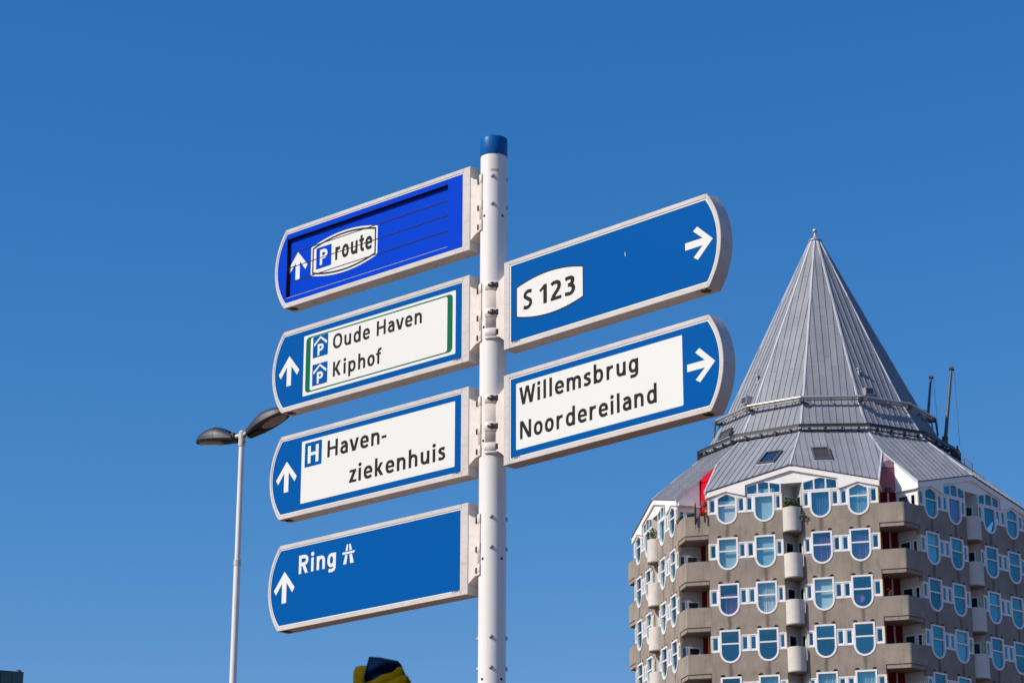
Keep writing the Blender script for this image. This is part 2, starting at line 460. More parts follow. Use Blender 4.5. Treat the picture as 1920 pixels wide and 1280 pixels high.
def make_N(w, pent=None):
    h = w / 2
    mb = MB(); mb.plate([(-h, -0.94), (h, -0.94), (h, 0), (-h, 0)], [[(-h + 0.075, -0.865), (h - 0.075, -0.865), (h - 0.075, -0.075), (-h + 0.075, -0.075)]], 0.0, 0.12)
    mb.plate([(-h + 0.07, -0.87), (h - 0.07, -0.87), (h - 0.07, -0.07), (-h + 0.07, -0.07)], [[(-h + 0.12, -0.80), (h - 0.12, -0.80), (h - 0.12, -0.13), (-h + 0.12, -0.13)]], 0.025, 0.10)
    fr = mb.data('window_frame', M['wframe'])
    pn = MB().plate([(-h + 0.11, -0.81), (h - 0.11, -0.81), (h - 0.11, -0.12), (-h + 0.11, -0.12)], (), 0.06, 0.075).data('pane', M['glass'])
    return fr, [pn]
NS = [(0.585, 1.010), (2.20, 2.675), (2.68, 3.155), (4.345, 4.84)]
NW_D = [make_N(b - a) for a, b in NS]
# triple window over the inner bow of the gable storey (centre u=1.61)
def make_triple():
    o = [(-1.0, 0.02), (1.0, 0.02), (1.0, 0.60), (0.01, 0.82), (-1.0, 0.58)]
    mb = MB()
    def top(x): return 0.58 + (x + 1.0) / 1.01 * 0.24 if x < 0.01 else 0.82 - (x - 0.01) / 0.99 * 0.22
    cuts = [(-0.93, -0.38), (-0.30, 0.29), (0.37, 0.93)]
    holes = []
    for a, b in cuts:
        h = [(a, 0.10), (b, 0.10), (b, top(b) - 0.08)]
        if a < 0.01 < b: h.append((0.01, 0.74))
        h.append((a, top(a) - 0.08)); holes.append(h)
    mb.plate(o, holes, -0.01, 0.12)
    fr = mb.data('window_frame', M['wframe'])
    ps = [MB().plate([(x + (0.005 if x > (a + b) / 2 else -0.005), z + (0.004 if z > 0.2 else -0.004)) for x, z in h], (), 0.05, 0.07).data('pane', M['glass']) for h, (a, b) in zip(holes, cuts)]
    return fr, ps
TRI = make_triple()
# curtains
def curtain(w, z0, z1, mt, pleat, fold=0.05, name='curtain', x0=0.0):
    mb = MB(); n = 48 if pleat else 2; vs = []; fs = []
    ph = random.random() * 6
    for i in range(n + 1):
        x = -w / 2 + w * i / n
        y = 0.24 + (fold * sin(i * 1.35 + ph + sin(i * 0.4 + ph) * 1.2) if pleat else 0)
        vs += [(x0 + x, y, z0), (x0 + x, y, z1)]
    for i in range(n): fs.append((2 * i, 2 * i + 2, 2 * i + 3, 2 * i + 1))
    mb.add(vs, fs, pleat)
    return mb.data(name, M[mt])
CUR = {
 'white': [curtain(1.15, -1.6, 0.4, 'cur_white', True)],
 'teal': [curtain(1.15, -1.6, 0.4, 'cur_teal', True)],
 'blind': [curtain(1.15, -1.6, 0.4, 'cur_teal', False)],
 'blindlow': [curtain(1.15, -1.6, -0.15, 'cur_white', False), curtain(0.45, -0.15, 0.4, 'cur_teal', False, x0=0.3)],
 'purple': [curtain(1.15, -1.6, -0.02, 'cur_purple', True, 0.07)],
 'purplehalf': [curtain(0.9, -1.6, -0.25, 'cur_purple', True, 0.07, x0=0.1)],
 'purpleround': [MB().plate(arc(-0.2, -0.95, 0.26, 0, 2 * pi, 16)[:-1], (), 0.25, 0.3).data('curtain', M['cur_purple'])],
 'blue': [curtain(1.15, -1.6, 0.6, 'cur_blue', True, 0.06)],
 'half': [curtain(0.45, -1.6, 0.4, 'cur_white', True, 0.05, x0=-0.33)],
 'none': [],
}
front = [['blindlow', 'blind', 'blue', 'teal'], ['blind', 'blind', 'purple', 'purple'], ['purplehalf', 'white', 'blind', 'purpleround'], ['none', 'none', 'none', 'none'], ['purple', 'teal', 'teal', 'teal']]
leftf = [['none', 'none', 'teal', 'none'], ['none', 'none', 'half', 'blind'], ['none', 'half', 'half', 'none'], ['none', 'half', 'none', 'none'], ['none'] * 4]
rightf = [['none', 'purple', 'none', 'blue'], ['teal', 'half', 'none', 'none'], ['none', 'none', 'blue', 'none'], ['half', 'teal', 'none', 'half'], ['none'] * 4]
def put_window(fd, k, u, z, extra=(), flip=False):
    fr, ps = fd
    mt = face_mtx(k) @ Matrix.Translation((u, 0, z))
    o = link('window', fr, tower, mtx=mt)
    for p in ps: link('pane', p, o)
    for c in extra: link('curtain', c, o)
    return o
TRI_M = None
for k, sched in ((0, front), (-1, leftf), (1, rightf)):
    for r in range(5):
        for ci, u in enumerate((-3.75, -1.605, 1.605, 3.75)):
            kd = 'plain' if r else ('peak' if abs(u) > 2 else 'inner')
            put_window(WD[kd], k, u, T[r], CUR[sched[r][ci]])
        for i, (a, b) in enumerate(NS):
            for sg in (1, -1):
                put_window(NW_D[i], k, sg * (a + b) / 2, T[r], [])
    put_window(TRI, k, 1.61, T[0]); put_window(TRI, k, -1.61, T[0])
# top of row 4 windows is below the picture: the wall closes at ZLOW

# yellow jambs
yj = MB().box(-0.016, 0.016, -0.012, 0.05, -0.94, 0.0).data('yellow_jamb', M['yellow'])
for k in (-1, 0, 1):
    for r in range(5):
        for u in (-W_ - 0.02, W_ + 0.02, -NW + 0.02, NW - 0.02):
            link('yellow_jamb', yj, tower, mtx=face_mtx(k) @ Matrix.Translation((u, 0, T[r])))

# --- gable fascia and infill
fas = [(-4.96, 34.62), (-3.76, 34.945), (-2.65, 34.63), (-2.64, 35.23), (0, 35.89), (2.64, 35.23), (2.65, 34.63), (3.76, 34.945), (4.96, 34.62), (4.96, 34.97), (0, 36.21), (-4.96, 34.97)]
fas_d = MB().plate(fas, (), -0.10, 0.02).data('gable_fascia', M['fascia'])
inf = [(-2.60, 35.22), (-1.60, 35.44), (-0.605, 35.20), (-0.6, 35.18), (0.6, 35.18), (0.605, 35.20), (1.62, 35.44), (2.60, 35.22), (2.62, 35.30), (0, 35.95), (-2.62, 35.30)]
inf_d = MB().plate(inf, (), 0.022, 0.15).data('gable_infill', M['fascia'])
side_d = []
for sg in (1, -1):
    for q in (1, -1):
        pl = [(3.75 + q * 0.605, 34.60), (3.75 + q * 1.13, 34.60), (3.76, 34.99), (3.75 + q * 0.004, 34.895)]
        side_d.append(MB().plate([(x * sg, z) for x, z in pl], (), 0.021, 0.12).data('gable_infill', M['fascia']))
cop = MB()
for sg in (1, -1):
    mt = Matrix.Translation((0, 0, 36.215)) @ Matrix.Rotation(sg * atan2(1.24, 4.96), 4, 'Y')
    if sg > 0: cop.box(0, 5.12, -0.14, 0.06, 0.0, 0.035, mt)
    else: cop.box(-5.12, 0, -0.14, 0.06, 0.0, 0.035, mt)
cop_d = cop.data('gable_coping', M['zinc'])
for k in (-1, 0, 1):
    link('gable_fascia', fas_d, tower, mtx=face_mtx(k)); [link('gable_infill', d_, tower, mtx=face_mtx(k)) for d_ in side_d]; link('gable_infill', inf_d, tower, mtx=face_mtx(k)); link('gable_coping', cop_d, tower, mtx=face_mtx(k))

# --- notch walls with doors, round balconies
def wall_with_door(L, z0, z1, holes, name, m, parent, mtx, panes=True):
    mb = MB(); mb.plate([(0, z0), (L, z0), (L, z1), (0, z1)], holes, 0, 0.06)
    o = mb.obj(name, m, parent, mtx=mtx)
    for h in holes:
        x0, x1 = h[0][0], h[1][0]; a, b = h[0][1], h[2][1]
        fr = MB(); fr.plate([(x0 - .03, a - .03), (x1 + .03, a - .03), (x1 + .03, b + .03), (x0 - .03, b + .03)], [[(x0 + .04, a + .04), (x1 - .04, a + .04), (x1 - .04, b - .04), (x0 + .04, b - .04)]], -0.02, 0.05)
        fr.obj('door_frame', M['wframe'], o)
        pn = MB(); pn.plate([(x0 + .03, a + .03), (x1 - .03, a + .03), (x1 - .03, b - .03), (x0 + .03, b - .03)], (), 0.02, 0.03)
        pn.obj('pane', M['glass_dark'], o)
    return o
def rect(x0, x1, z0, z1): return [(x0, z0), (x1, z0), (x1, z1), (x0, z1)]
def seg_mtx(a, b):
    """local x from a to b, local -y facing outward (right-hand side seen from outside)"""
    d = (b - a); return Matrix.Translation(a) @ Matrix.Rotation(atan2(d.y, d.x), 4, 'Z')
rb = MB()
rb.lathe([(0.53, -2.24), (0.53, -0.90)], 24, None, pi, 2 * pi)
rb.lathe([(0.47, -0.90), (0.47, -2.20)], 24, None, pi, 2 * pi)
rb.lathe([(0.53, -0.90), (0.47, -0.90)], 24, None, pi, 2 * pi)
rb_d = rb.data('round_parapet', M['concrete_light'])
fl = MB(); half = arc(0, 0, 0.525, pi, 2 * pi, 20)
tri = half + [(0.57, 0.02), (0.0, 1.06), (-0.57, 0.02)]
nT = len(tri)
fl.add([(x, y, -2.30) for x, y in tri] + [(x, y, -2.18) for x, y in tri],
       [tuple(reversed(range(nT))), tuple(range(nT, 2 * nT))] + [(i, (i + 1) % nT, (i + 1) % nT + nT, i + nT) for i in range(nT)])
fl_d = fl.data('round_floor', M['concrete'])
for k in (-1, 0, 1):
    fm = face_mtx(k)
    for r in range(5):
        zt = T[r] + (0.56 if r == 0 else 0.34); zb = T[r] - 2.2 if r < 4 else ZLOW
        b = link('round_balcony', None, tower, mtx=fm @ Matrix.Translation((-0.03, 0.06, T[r])))
        link('parapet', rb_d, b); link('floor', fl_d, b)
        pA = Vector((-NW, 0.02, 0)); pB = Vector((0, 1.1, 0)); pC = Vector((NW, 0.02, 0))
        L = (pB - pA).length
        top = zt if r == 0 else T[r] + 0.43
        for a, bb in ((pA, pB), (pB, pC)):
            mtx = fm @ seg_mtx(a, bb)
            wall_with_door(L, T[r] - 2.17, T[r] + (0.56 if r == 0 else 0.40), [rect(0.25, L - 0.3, T[r] - 2.0, T[r] - 0.12)], 'notch_wall', M['panel_grey'], tower, mtx)
    # ceiling of the gable storey notch
    c = MB(); pts = [(-NW, 0.02), (0, 1.1), (NW, 0.02)]
    c.add([(x, y, T[0] + 0.56) for x, y in pts] + [(x, y, T[0] + 0.62) for x, y in pts], [(0, 1, 2), (5, 4, 3), (0, 2, 5, 3)])
    c.obj('notch_ceiling', M['fascia'], tower, mtx=fm)

# --- corners: recess walls, balconies
def roof_z(u, n): return 39.05 + AL * 7.6 - AL * n - BE * abs(u)
AL = (39.05 - 36.23) / (10.9 - 7.6)
# V0 at n=7.6,u=0 ; V30 radius chosen so the gable ends match z=35.0 at u=4.96
BE = (36.23 - 34.99) / 4.96
R30 = AL * 7.6 / (AL * cos(pi / 6) + BE * sin(pi / 6))
RS = 9.6
for az in (-90, -30, 30, 90):
    k0 = (az - 30) // 60; k1 = k0 + 1        # faces left and right of the corner
    eL, bL, bR, eR = CP(az, -SE, ME), CP(az, -SBL, MBk), CP(az, SBR, MBk), CP(az, SE, ME)
    for r in range(5):
        zb, zt = T[r] - 2.13, (T[r] + 0.32 if r else T[r] + 0.0)
        if r == 4: zb = ZLOW
        # side walls
        for (a, b, right) in ((eL, bL, False), (bR, eR, True)):
            L = (b - a).length
            z0, z1 = T[r] - 2.05, T[r] - 0.28
            if right: hs = [rect(0.15, 0.82, z0, z1), rect(0.98, 1.28, z0, z1)]
            else: hs = [rect(0.10, 0.38, z0, z1), rect(0.52, 1.18, z0, z1)]
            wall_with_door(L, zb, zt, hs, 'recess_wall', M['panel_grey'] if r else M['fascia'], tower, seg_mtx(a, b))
        # back wall: red panels with a grey post
        Lb = (bR - bL).length; mt = seg_mtx(bL, bR)
        zt2 = zt if r else T[0] + 0.0
        for x0, x1 in ((0.0, Lb / 2 - 0.05), (Lb / 2 + 0.05, Lb)):
            MB().box(x0, x1, 0.0, 0.05, zb, zt2).obj('red_panel', M['red' if (r == 0 and az < 0) else 'red_shaded'], tower, mtx=mt)
        MB().box(Lb / 2 - 0.045, Lb / 2 + 0.045, -0.04, 0.04, zb, zt2).obj('downpipe', M['panel_grey'], tower, mtx=mt)
        # balcony
        bal = link('corner_balcony', None, tower, mtx=Matrix.Translation((0, 0, T[r])))
        C = P(az, 12.44, 0)
        for (p, q) in ((CP(az, -SE, ME), C), (C, CP(az, SE, ME))):
            L = (q - p).length; sm = seg_mtx(p, q)
            x0 = 0.0 if p is not C else 0.035
            x1 = L - (0.035 if q is C else 0.0)
            x0 -= 0.03 if p is not C else 0; x1 += 0.03 if q is not C else 0
            MB().box(x0, x1, -0.012, 0.13, -2.09, -0.98).obj('parapet_panel', M['concrete'], bal, mtx=sm)
            MB().box(0.06 if p is not C else 0.0, L - 0.06 if q is not C else L, 0.03, 0.16, -2.32, -2.125).obj('slab_edge', M['concrete_light'] if False else M['concrete'], bal, mtx=sm)
        MB().tube(P(az, 12.41, -2.09), P(az, 12.41, -0.985), 0.02, n=8).obj('corner_bead', M['concrete_light'], bal)
        sl = [CP(az, -SE + 0.03, ME - 0.05), P(az, 12.30, 0), CP(az, SE - 0.03, ME - 0.05), CP(az, SBR, MBk), CP(az, -SBL, MBk)]
        mb = MB(); mb.add([(p.x, p.y, -2.30) for p in sl] + [(p.x, p.y, -2.10) for p in sl],
                          [(4, 3, 2, 1, 0), (5, 6, 7, 8, 9)] + [(i, (i + 1) % 5, (i + 1) % 5 + 5, i + 5) for i in range(5)])
        mb.obj('slab', M['concrete'], bal)
    # upper walls over the recess in the gable storey, up to the roof edge
    def rz(pt, k):
        a = radians(60 * k); n = pt.x * sin(a) - pt.y * cos(a); u = pt.x * cos(a) + pt.y * sin(a)
        return roof_z(u, n)
    for (a, b, kk) in ((eL, bL, k0), (bR, eR, k1)):
        z0 = T[0] + 0.002; za, zb_ = rz(a, kk) - 0.05, rz(b, kk) - 0.05
        L = (b - a).length
        mb = MB(); mb.plate([(0, z0), (L, z0), (L, zb_), (0, za)], (), 0.0, 0.06)
        mb.obj('upper_side_wall', M['fascia'], tower, mtx=seg_mtx(a, b))
    zc = rz(bR, k1) - 0.02; zm = rz(CP(az, 0, MBk), k0) + 0.06
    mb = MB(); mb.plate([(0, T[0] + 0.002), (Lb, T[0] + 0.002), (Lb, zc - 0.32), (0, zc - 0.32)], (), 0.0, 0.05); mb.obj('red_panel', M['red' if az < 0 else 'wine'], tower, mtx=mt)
    mb = MB(); mb.plate([(0, zc - 0.28), (Lb, zc - 0.28), (Lb, zc), (Lb * .62, zm), (0, zc - .12)], (), 0.0, 0.05); mb.obj('red_panel', M['red' if az < 0 else 'red_hazed'], tower, mtx=mt)
    S_ = CP(az, 0, RS); S_.z = rz(S_, k0) - 0.03
    pa, pb, pc = CP(az, -SBL, MBk), CP(az, 0.05, MBk), CP(az, SBR, MBk); pa.z = rz(bL, k0) - 0.14; pb.z = zm - .02; pc.z = rz(bR, k1) - 0.02
    sf = MB(); sf.add([S_, pa, pb, pc], [(0, 1, 2), (0, 2, 3)]); sf.obj('recess_soffit', M['red' if az < 0 else 'red_hazed'], tower)
    # head box of the downpipe and white gutter ledges
    MB().box(Lb / 2 - 0.13, Lb / 2 + 0.13, -0.28, -0.04, T[0] + 0.0, T[0] + 0.22).obj('rain_hopper', M['steel_dark'], tower, mtx=mt)
    for (a, b) in ((eL, bL), (bR, eR)):
        L = (b - a).length
        MB().box(0.02, L - 0.02, -0.16, -0.001, T[0] - 0.02, T[0] + 0.09).obj('gutter', M['wframe'], tower, mtx=seg_mtx(a, b))

# --- roof
def facet(poly, name='roof_panel', pitch=0.39, sheet=3.3, phase=0.0, detail=True):
    pts = [Vector(p) for p in poly]
    n = Vector((0, 0, 0))
    for i in range(len(pts)): n += pts[i].cross(pts[(i + 1) % len(pts)])
    n.normalize()
    if n.z < 0: n = -n; pts.reverse()
    MB().prism(pts, -0.05, -0.005, n).obj('roof_deck' if detail else 'roof_sheet', M['zinc_dark'] if detail else M['zinc'], tower)
    if not detail: return
    f = (n * n.z - Vector((0, 0, 1))).normalized()       # downhill
    c = f.cross(n).normalized()
    o = sum(pts, Vector()) / len(pts)
    P2 = [((p - o).dot(c), (p - o).dot(f)) for p in pts]
    def clip(poly, ax, v, keep_gt):
        out = []; m = len(poly)
        for i in range(m):
            a, b = poly[i], poly[(i + 1) % m]
            ia = (a[ax] > v) == keep_gt; ib = (b[ax] > v) == keep_gt
            if ia: out.append(a)
            if ia != ib:
                t = (v - a[ax]) / (b[ax] - a[ax]); out.append((a[0] + (b[0] - a[0]) * t, a[1] + (b[1] - a[1]) * t))
        return out
    lo = min(p[0] for p in P2); hi = max(p[0] for p in P2)
    i0 = math.floor((lo - phase) / pitch)
    i = i0
    to3 = lambda q: o + c * q[0] + f * q[1]
    def clean(poly):
        r = []
        for p in poly:
            if not r or (abs(p[0] - r[-1][0]) + abs(p[1] - r[-1][1])) > 0.004: r.append(p)
        if len(r) > 1 and (abs(r[0][0] - r[-1][0]) + abs(r[0][1] - r[-1][1])) < 0.004: r.pop()
        return r
    while i * pitch + phase < hi:
        x0, x1 = i * pitch + phase, (i + 1) * pitch + phase
        st = clean(clip(clip(P2, 0, x0 + 0.008, True), 0, x1 - 0.008, False)) if True else []
        rib = clean(clip(clip(P2, 0, x1 - 0.022, True), 0, x1 + 0.022, False))
        if len(st) >= 3:
            f0 = min(p[1] for p in st); f1 = max(p[1] for p in st)
            cuts = [f0]; p_ = f1 - (0.45 + 0.45 * ((i * 7) % 3) / 2) * sheet if (f1 - f0) > sheet else f0
            while p_ > f0 + 0.7: cuts.append(p_); p_ -= sheet
            cuts = sorted(set(cuts)) + [f1]
            for j in range(len(cuts) - 1):
                q = st
                if j > 0: q = clip(q, 1, cuts[j] + 0.006, True)
                if j < len(cuts) - 2: q = clip(q, 1, cuts[j + 1] - 0.006, False)
                q = clean(q)
                if len(q) < 3: continue
                mb = MB(); mb.prism([to3(p) for p in reversed(q)] if False else [to3(p) for p in q], 0.0, 0.018, n)
                rr = rib
                if j > 0 and len(rr) >= 3: rr = clip(rr, 1, cuts[j], True)
                if j < len(cuts) - 2 and len(rr) >= 3: rr = clip(rr, 1, cuts[j + 1], False)
                rr = clean(rr)
                if len(rr) >= 3: mb.prism([to3(p) for p in rr], 0.019, 0.052, n)
                mb.obj(name, M['zinc'], tower)
        i += 1
def ridge(a, b, w=0.085, h=0.05):
    d = (b - a).normalized(); out = Vector(((a + b).x, (a + b).y, 0)).normalized()
    side = d.cross(out).normalized(); up = side.cross(d).normalized()
    if up.z < 0: up = -up
    mb = MB(); vs = []
    for p in (a, b):
        vs += [p - side * w - up * 0.03, p - side * w * 0.6 + up * h, p + side * w * 0.6 + up * h, p + side * w - up * 0.03]
    mb.add(vs, [(0, 1, 5, 4), (1, 2, 6, 5), (2, 3, 7, 6), (3, 2, 1, 0), (4, 5, 6, 7)])
    return mb.obj('ridge_cap', M['zinc_cap'], tower)
def RG(i): return 7.6 if i % 2 == 0 else R30
for i in range(12):
    a0, a1 = 30 * i, 30 * i + 30
    vis = ((a0 + 15 + 180) % 360 - 180)
    det = -110 < vis < 125
    facet([P(a0, .32, 53.45), P(a1, .32, 53.45), P(a1, 6.05, 41.65), P(a0, 6.05, 41.65)], sheet=3.4, detail=det, phase=0.195 if i % 2 else 0.19)
    facet([P(a0, 6.05, 41.65), P(a1, 6.05, 41.65), P(a1, RG(i + 1), 39.05), P(a0, RG(i), 39.05)], sheet=9, detail=det, phase=0.195)
    if det:
        ridge(P(a0, .32, 53.45), P(a0, 6.05, 41.65)); ridge(P(a0, 6.05, 41.65), P(a0, RG(i), 39.05))
for k in range(6):
    ar = radians(60 * k)
    def F3(u, n): return Vector((n * sin(ar) + u * cos(ar), -n * cos(ar) + u * sin(ar), roof_z(u, n)))
    for sg in (1, -1):
        V0 = F3(0, 7.6); V30 = F3(sg * R30 * sin(pi / 6), R30 * cos(pi / 6)); S = F3(sg * RS * sin(pi / 6), RS * cos(pi / 6))
        E = F3(sg * 4.96, 10.92); A = F3(0, 10.92)
        facet([V0, V30, S, E, A], sheet=20, detail=k in (0, 1, 5, 2), phase=0.1)
        ridge(V30, S, 0.07) if sg > 0 else None
        if k in (0, 1, 5):
            # verge trim from the split of the hip to the gable end
            d = (E - S); mb = MB(); nrm = Vector((-ar * 0, 0, 1))
            sd_ = d.cross(Vector((0, 0, 1))).normalized() * 0.05
            mb.prism([S - sd_, E - sd_, E + sd_, S + sd_], -0.10, 0.06, Vector((0, 0, 1)))
            mb.obj('verge_trim', M['zinc_cap'], tower)
    ridge(F3(0, 7.6), F3(0, 10.95), 0.07)
# finial
mb = MB(); mb.lathe([(0.0, 53.42), (0.44, 53.42), (0.44, 53.50), (0.22, 53.56), (0.10, 53.85), (0.06, 53.98), (0.05, 54.02)], 24)
mb.lathe([(0.03, 54.0)] + [(0.155 * sin(pi * i / 12), 54.14 - 0.155 * cos(pi * i / 12)) for i in range(1, 13)], 20)
mb.obj('finial', M['steel_light'], tower)
def ringseg(a0, a1, R, z, w, h, m, name, par=tower):
    mb = MB(); vs = []
    for a in (a0, a1):
        for (dr, dz) in ((0, 0), (w, 0), (w, h), (0, h)): vs.append(P(a, R + dr, z + dz))
    mb.add(vs, [(0, 1, 2, 3), (7, 6, 5, 4), (0, 4, 5, 1), (1, 5, 6, 2), (2, 6, 7, 3), (3, 7, 4, 0)])
    return mb.obj(name, m, par)
# upper cleaning rail
for a0 in range(-60, 90, 30):
    p, q = P(a0, 6.8, 41.33), P(a0 + 30, 6.8, 41.33)
    p2, q2 = P(a0, 6.74, 41.17), P(a0 + 30, 6.74, 41.17)
    rl = MB().tube(p, q, 0.085, n=12).obj('cleaning_rail', M['steel_light'], tower)
    MB().tube(p2, q2, 0.05, n=8).obj('lower_pipe', M['steel_rust'], rl)
    for t in (0.15, 0.5, 0.85):
        x = p.lerp(q, t)
        MB().tube(x + Vector((0, 0, -.05)), x + Vector((0, 0, -0.22)) - P(a0 + 15, 0.34, 0), 0.03, n=6).obj('rail_strut', M['steel_dark'], rl)
for a0 in range(-60, 91, 30):
    mb = MB(); mt = Matrix.Translation(P(a0, 6.74, 41.2)) @ Matrix.Rotation(radians(a0), 4, 'Z')
    mb.box(-0.11, 0.11, -0.10, 0.30, -0.13, 0.10, mt); mb.obj('rail_bracket', M['steel_dark'], tower)
for a0 in (-60, 90):
    c_ = P(a0, 6.85, 41.33)
    MB().tube(c_, P(a0, 6.95, 40.2), 0.06, n=8).tube(P(a0, 6.6, 41.1), P(a0, 6.72, 40.3), 0.04, n=8).tube(P(a0, 6.6, 41.1), c_, 0.04, n=8).obj('rail_leg', M['steel_dark'], tower)
# lower track
for a0 in range(-60, 90, 30):
    tr = ringseg(a0, a0 + 30, 7.74, 39.27, 0.20, 0.14, M['track'], 'cleaning_track')
    ringseg(a0, a0 + 30, 7.90, 39.20, 0.05, 0.06, M['steel_mid'], 'track_lip', tr)
    ringseg(a0, a0 + 30, 7.74, 39.03, 0.06, 0.06, M['track'], 'track_lower_bar', tr)
    for j in range(4):
        t = (j + 0.6) / 4.2; x = P(a0, 7.78, 39.3).lerp(P(a0 + 30, 7.78, 39.3), t); rad = P(a0 + 15, 1, 0)
        mt = Matrix.Translation(x) @ Matrix.Rotation(radians(a0 + 15), 4, 'Z')
        MB().box(-0.05, 0.05, -0.1, 0.45, -0.30, -0.10, mt).obj('track_bracket', M['steel_dark'], tr)
MB().box(-0.05, 0.05, -0.2, 0.15, -0.85, 0.05, Matrix.Translation(P(-60, 7.85, 39.3)) @ Matrix.Rotation(radians(-60), 4, 'Z')).obj('track_end', M['steel_dark'], tower)
for a_, w_ in ((88, 0.6), (99, 0.45)):
    mb = MB(); mt = Matrix.Translation(P(a_, 7.9, 39.2)) @ Matrix.Rotation(radians(a_), 4, 'Z')
    mb.box(-w_ / 2, w_ / 2, -0.30, 0.2, -0.40, -0.02, mt).box(-w_ / 2, -w_ / 2 + .05, -0.3, -.2, -0.1, 0.15, mt); mb.obj('gantry_carriage', M['track'], tower)
# small cage rail low on the right slope
cg = MB(); 
def rr3(u, n, dz):
    a = radians(60); v = Vector((n * sin(a) + u * cos(a), -n * cos(a) + u * sin(a), 0)); v.z = roof_z(u, n) + dz; return v
for (u, n) in ((2.6, 8.5), (2.6, 9.05)):
    cg.tube(rr3(u, n, 0), rr3(u, n, 0.55), 0.03, n=6)
cg.tube(rr3(2.6, 8.5, 0.55), rr3(2.6, 9.05, 0.55), 0.03, n=6).tube(rr3(2.6, 8.5, 0.3), rr3(2.6, 9.05, 0.3), 0.02, n=6)
cg.obj('roof_hatch_rail', M['steel_dark'], tower)
# two crane arms
def mast(b, t, r, cable):
    b, t = Vector(b), Vector(t)
    ms = MB().tube(b, t, r, r * 0.72, n=10).obj('crane_arm', M['steel_mid'], tower)
    MB().tube(t + Vector((-.12, 0, 0.05)), t + Vector((.16, 0, 0.05)), r * 1.1, n=12).obj('pulley', M['steel_dark'], ms)
    MB().tube(t + Vector((.17, 0, 0)), Vector(cable), 0.012, n=5).obj('cable', M['steel_dark'], ms)
    MB().tube(b + Vector((-.05, 0, -0.5)), b + Vector((0, 0, .25)), r * 1.6, n=10).obj('arm_base', M['steel_dark'], ms)
mast((7.23, 1.18, 40.2), (7.81, 1.37, 44.7), 0.115, (8.05, 1.45, 39.9))
mast((5.50, 6.27, 42.5), (5.89, 6.37, 45.79), 0.10, (6.15, 6.45, 42.4))
# skylights (corners measured on the slopes): tl, tr, br, bl
def skylight(c, blind=False):
    c = [Vector(p) for p in c]
    n = (c[1] - c[0]).cross(c[3] - c[0]).normalized()
    if n.z < 0: n = -n
    o = sum(c, Vector()) / 4
    x = (c[1] - c[0] + c[2] - c[3]).normalized(); y = n.cross(x).normalized()
    w = ((c[1] - c[0]).length + (c[2] - c[3]).length) / 4; h = ((c[3] - c[0]).length + (c[2] - c[1]).length) / 4
    mt = Matrix.Translation(o) @ Matrix((x, n * -1, y)).transposed().to_4x4()
    fr = MB().plate(rect(-w, w, -h, h), [rect(-w + .09, w - .09, -h + .09, h - .09)], -0.16, 0.02).obj('skylight', M['sky_frame'], tower, mtx=mt)
    MB().plate(rect(-w + .08, w - .08, -h + .08, h - .08), (), -0.11, -0.09).obj('pane', M['steel_dark' if blind else 'glass'], fr)
    MB().box(-w - .03, w + .03, -.07, -0.02, -h - .12, -h - .003).obj('flashing', M['zinc_cap'], fr)
    if not blind: MB().box(-w + .085, w - .085, -.05, -0.03, -h + .085, h - .085).obj('blind', M['sky_frame'], fr)
skylight([(-1.83, -8.89, 37.47), (-0.79, -9.21, 37.46), (-0.95, -10.26, 36.51), (-1.97, -9.86, 36.6)])
skylight([(0.97, -9.13, 37.48), (1.91, -8.87, 37.47), (2.16, -9.87, 36.54), (1.18, -10.25, 36.46)], True)
skylight([(-5.28, -4.33, 40.25), (-4.44, -5.2, 40.25), (-4.60, -5.42, 39.7), (-5.48, -4.5, 39.7)], True)
# roof vents
for p in ((3.03, -4.25, 43.14), (-3.13, -4.02, 43.32), (5.2, 1.4, 42.6)):
    p = Vector(p); MB().tube(p - Vector((0, 0, .15)), p + Vector((0, 0, .35)), 0.07, n=10).tube(p + Vector((0, 0, .35)), p + Vector((0, 0, .45)), 0.12, n=10).obj('vent_pipe', M['steel_light'], tower)
for p, a in (((3.53, -4.62, 41.92), 37), ((-3.63, -4.39, 42.10), -42), ((5.9, 0.6, 41.8), 90)):
    mt = Matrix.Translation(p) @ Matrix.Rotation(radians(a), 4, 'Z')
    v = MB().box(-.28, .28, -.38, .3, -.25, .22, mt).obj('vent_box', M['steel_light'], tower)
    MB().box(-.22, .22, -.392, -.383, -.18, .15, mt).obj('louvre', M['steel_dark'], v)
# awning cassette on the left corner
MB().box(-0.02, 0.9, -0.35, -0.18, T[0] + 0.0, T[0] + 0.16).obj('awning_cassette', M['wframe'], tower, mtx=seg_mtx(CP(-30, -SE, ME), CP(-30, -SBL, MBk)))

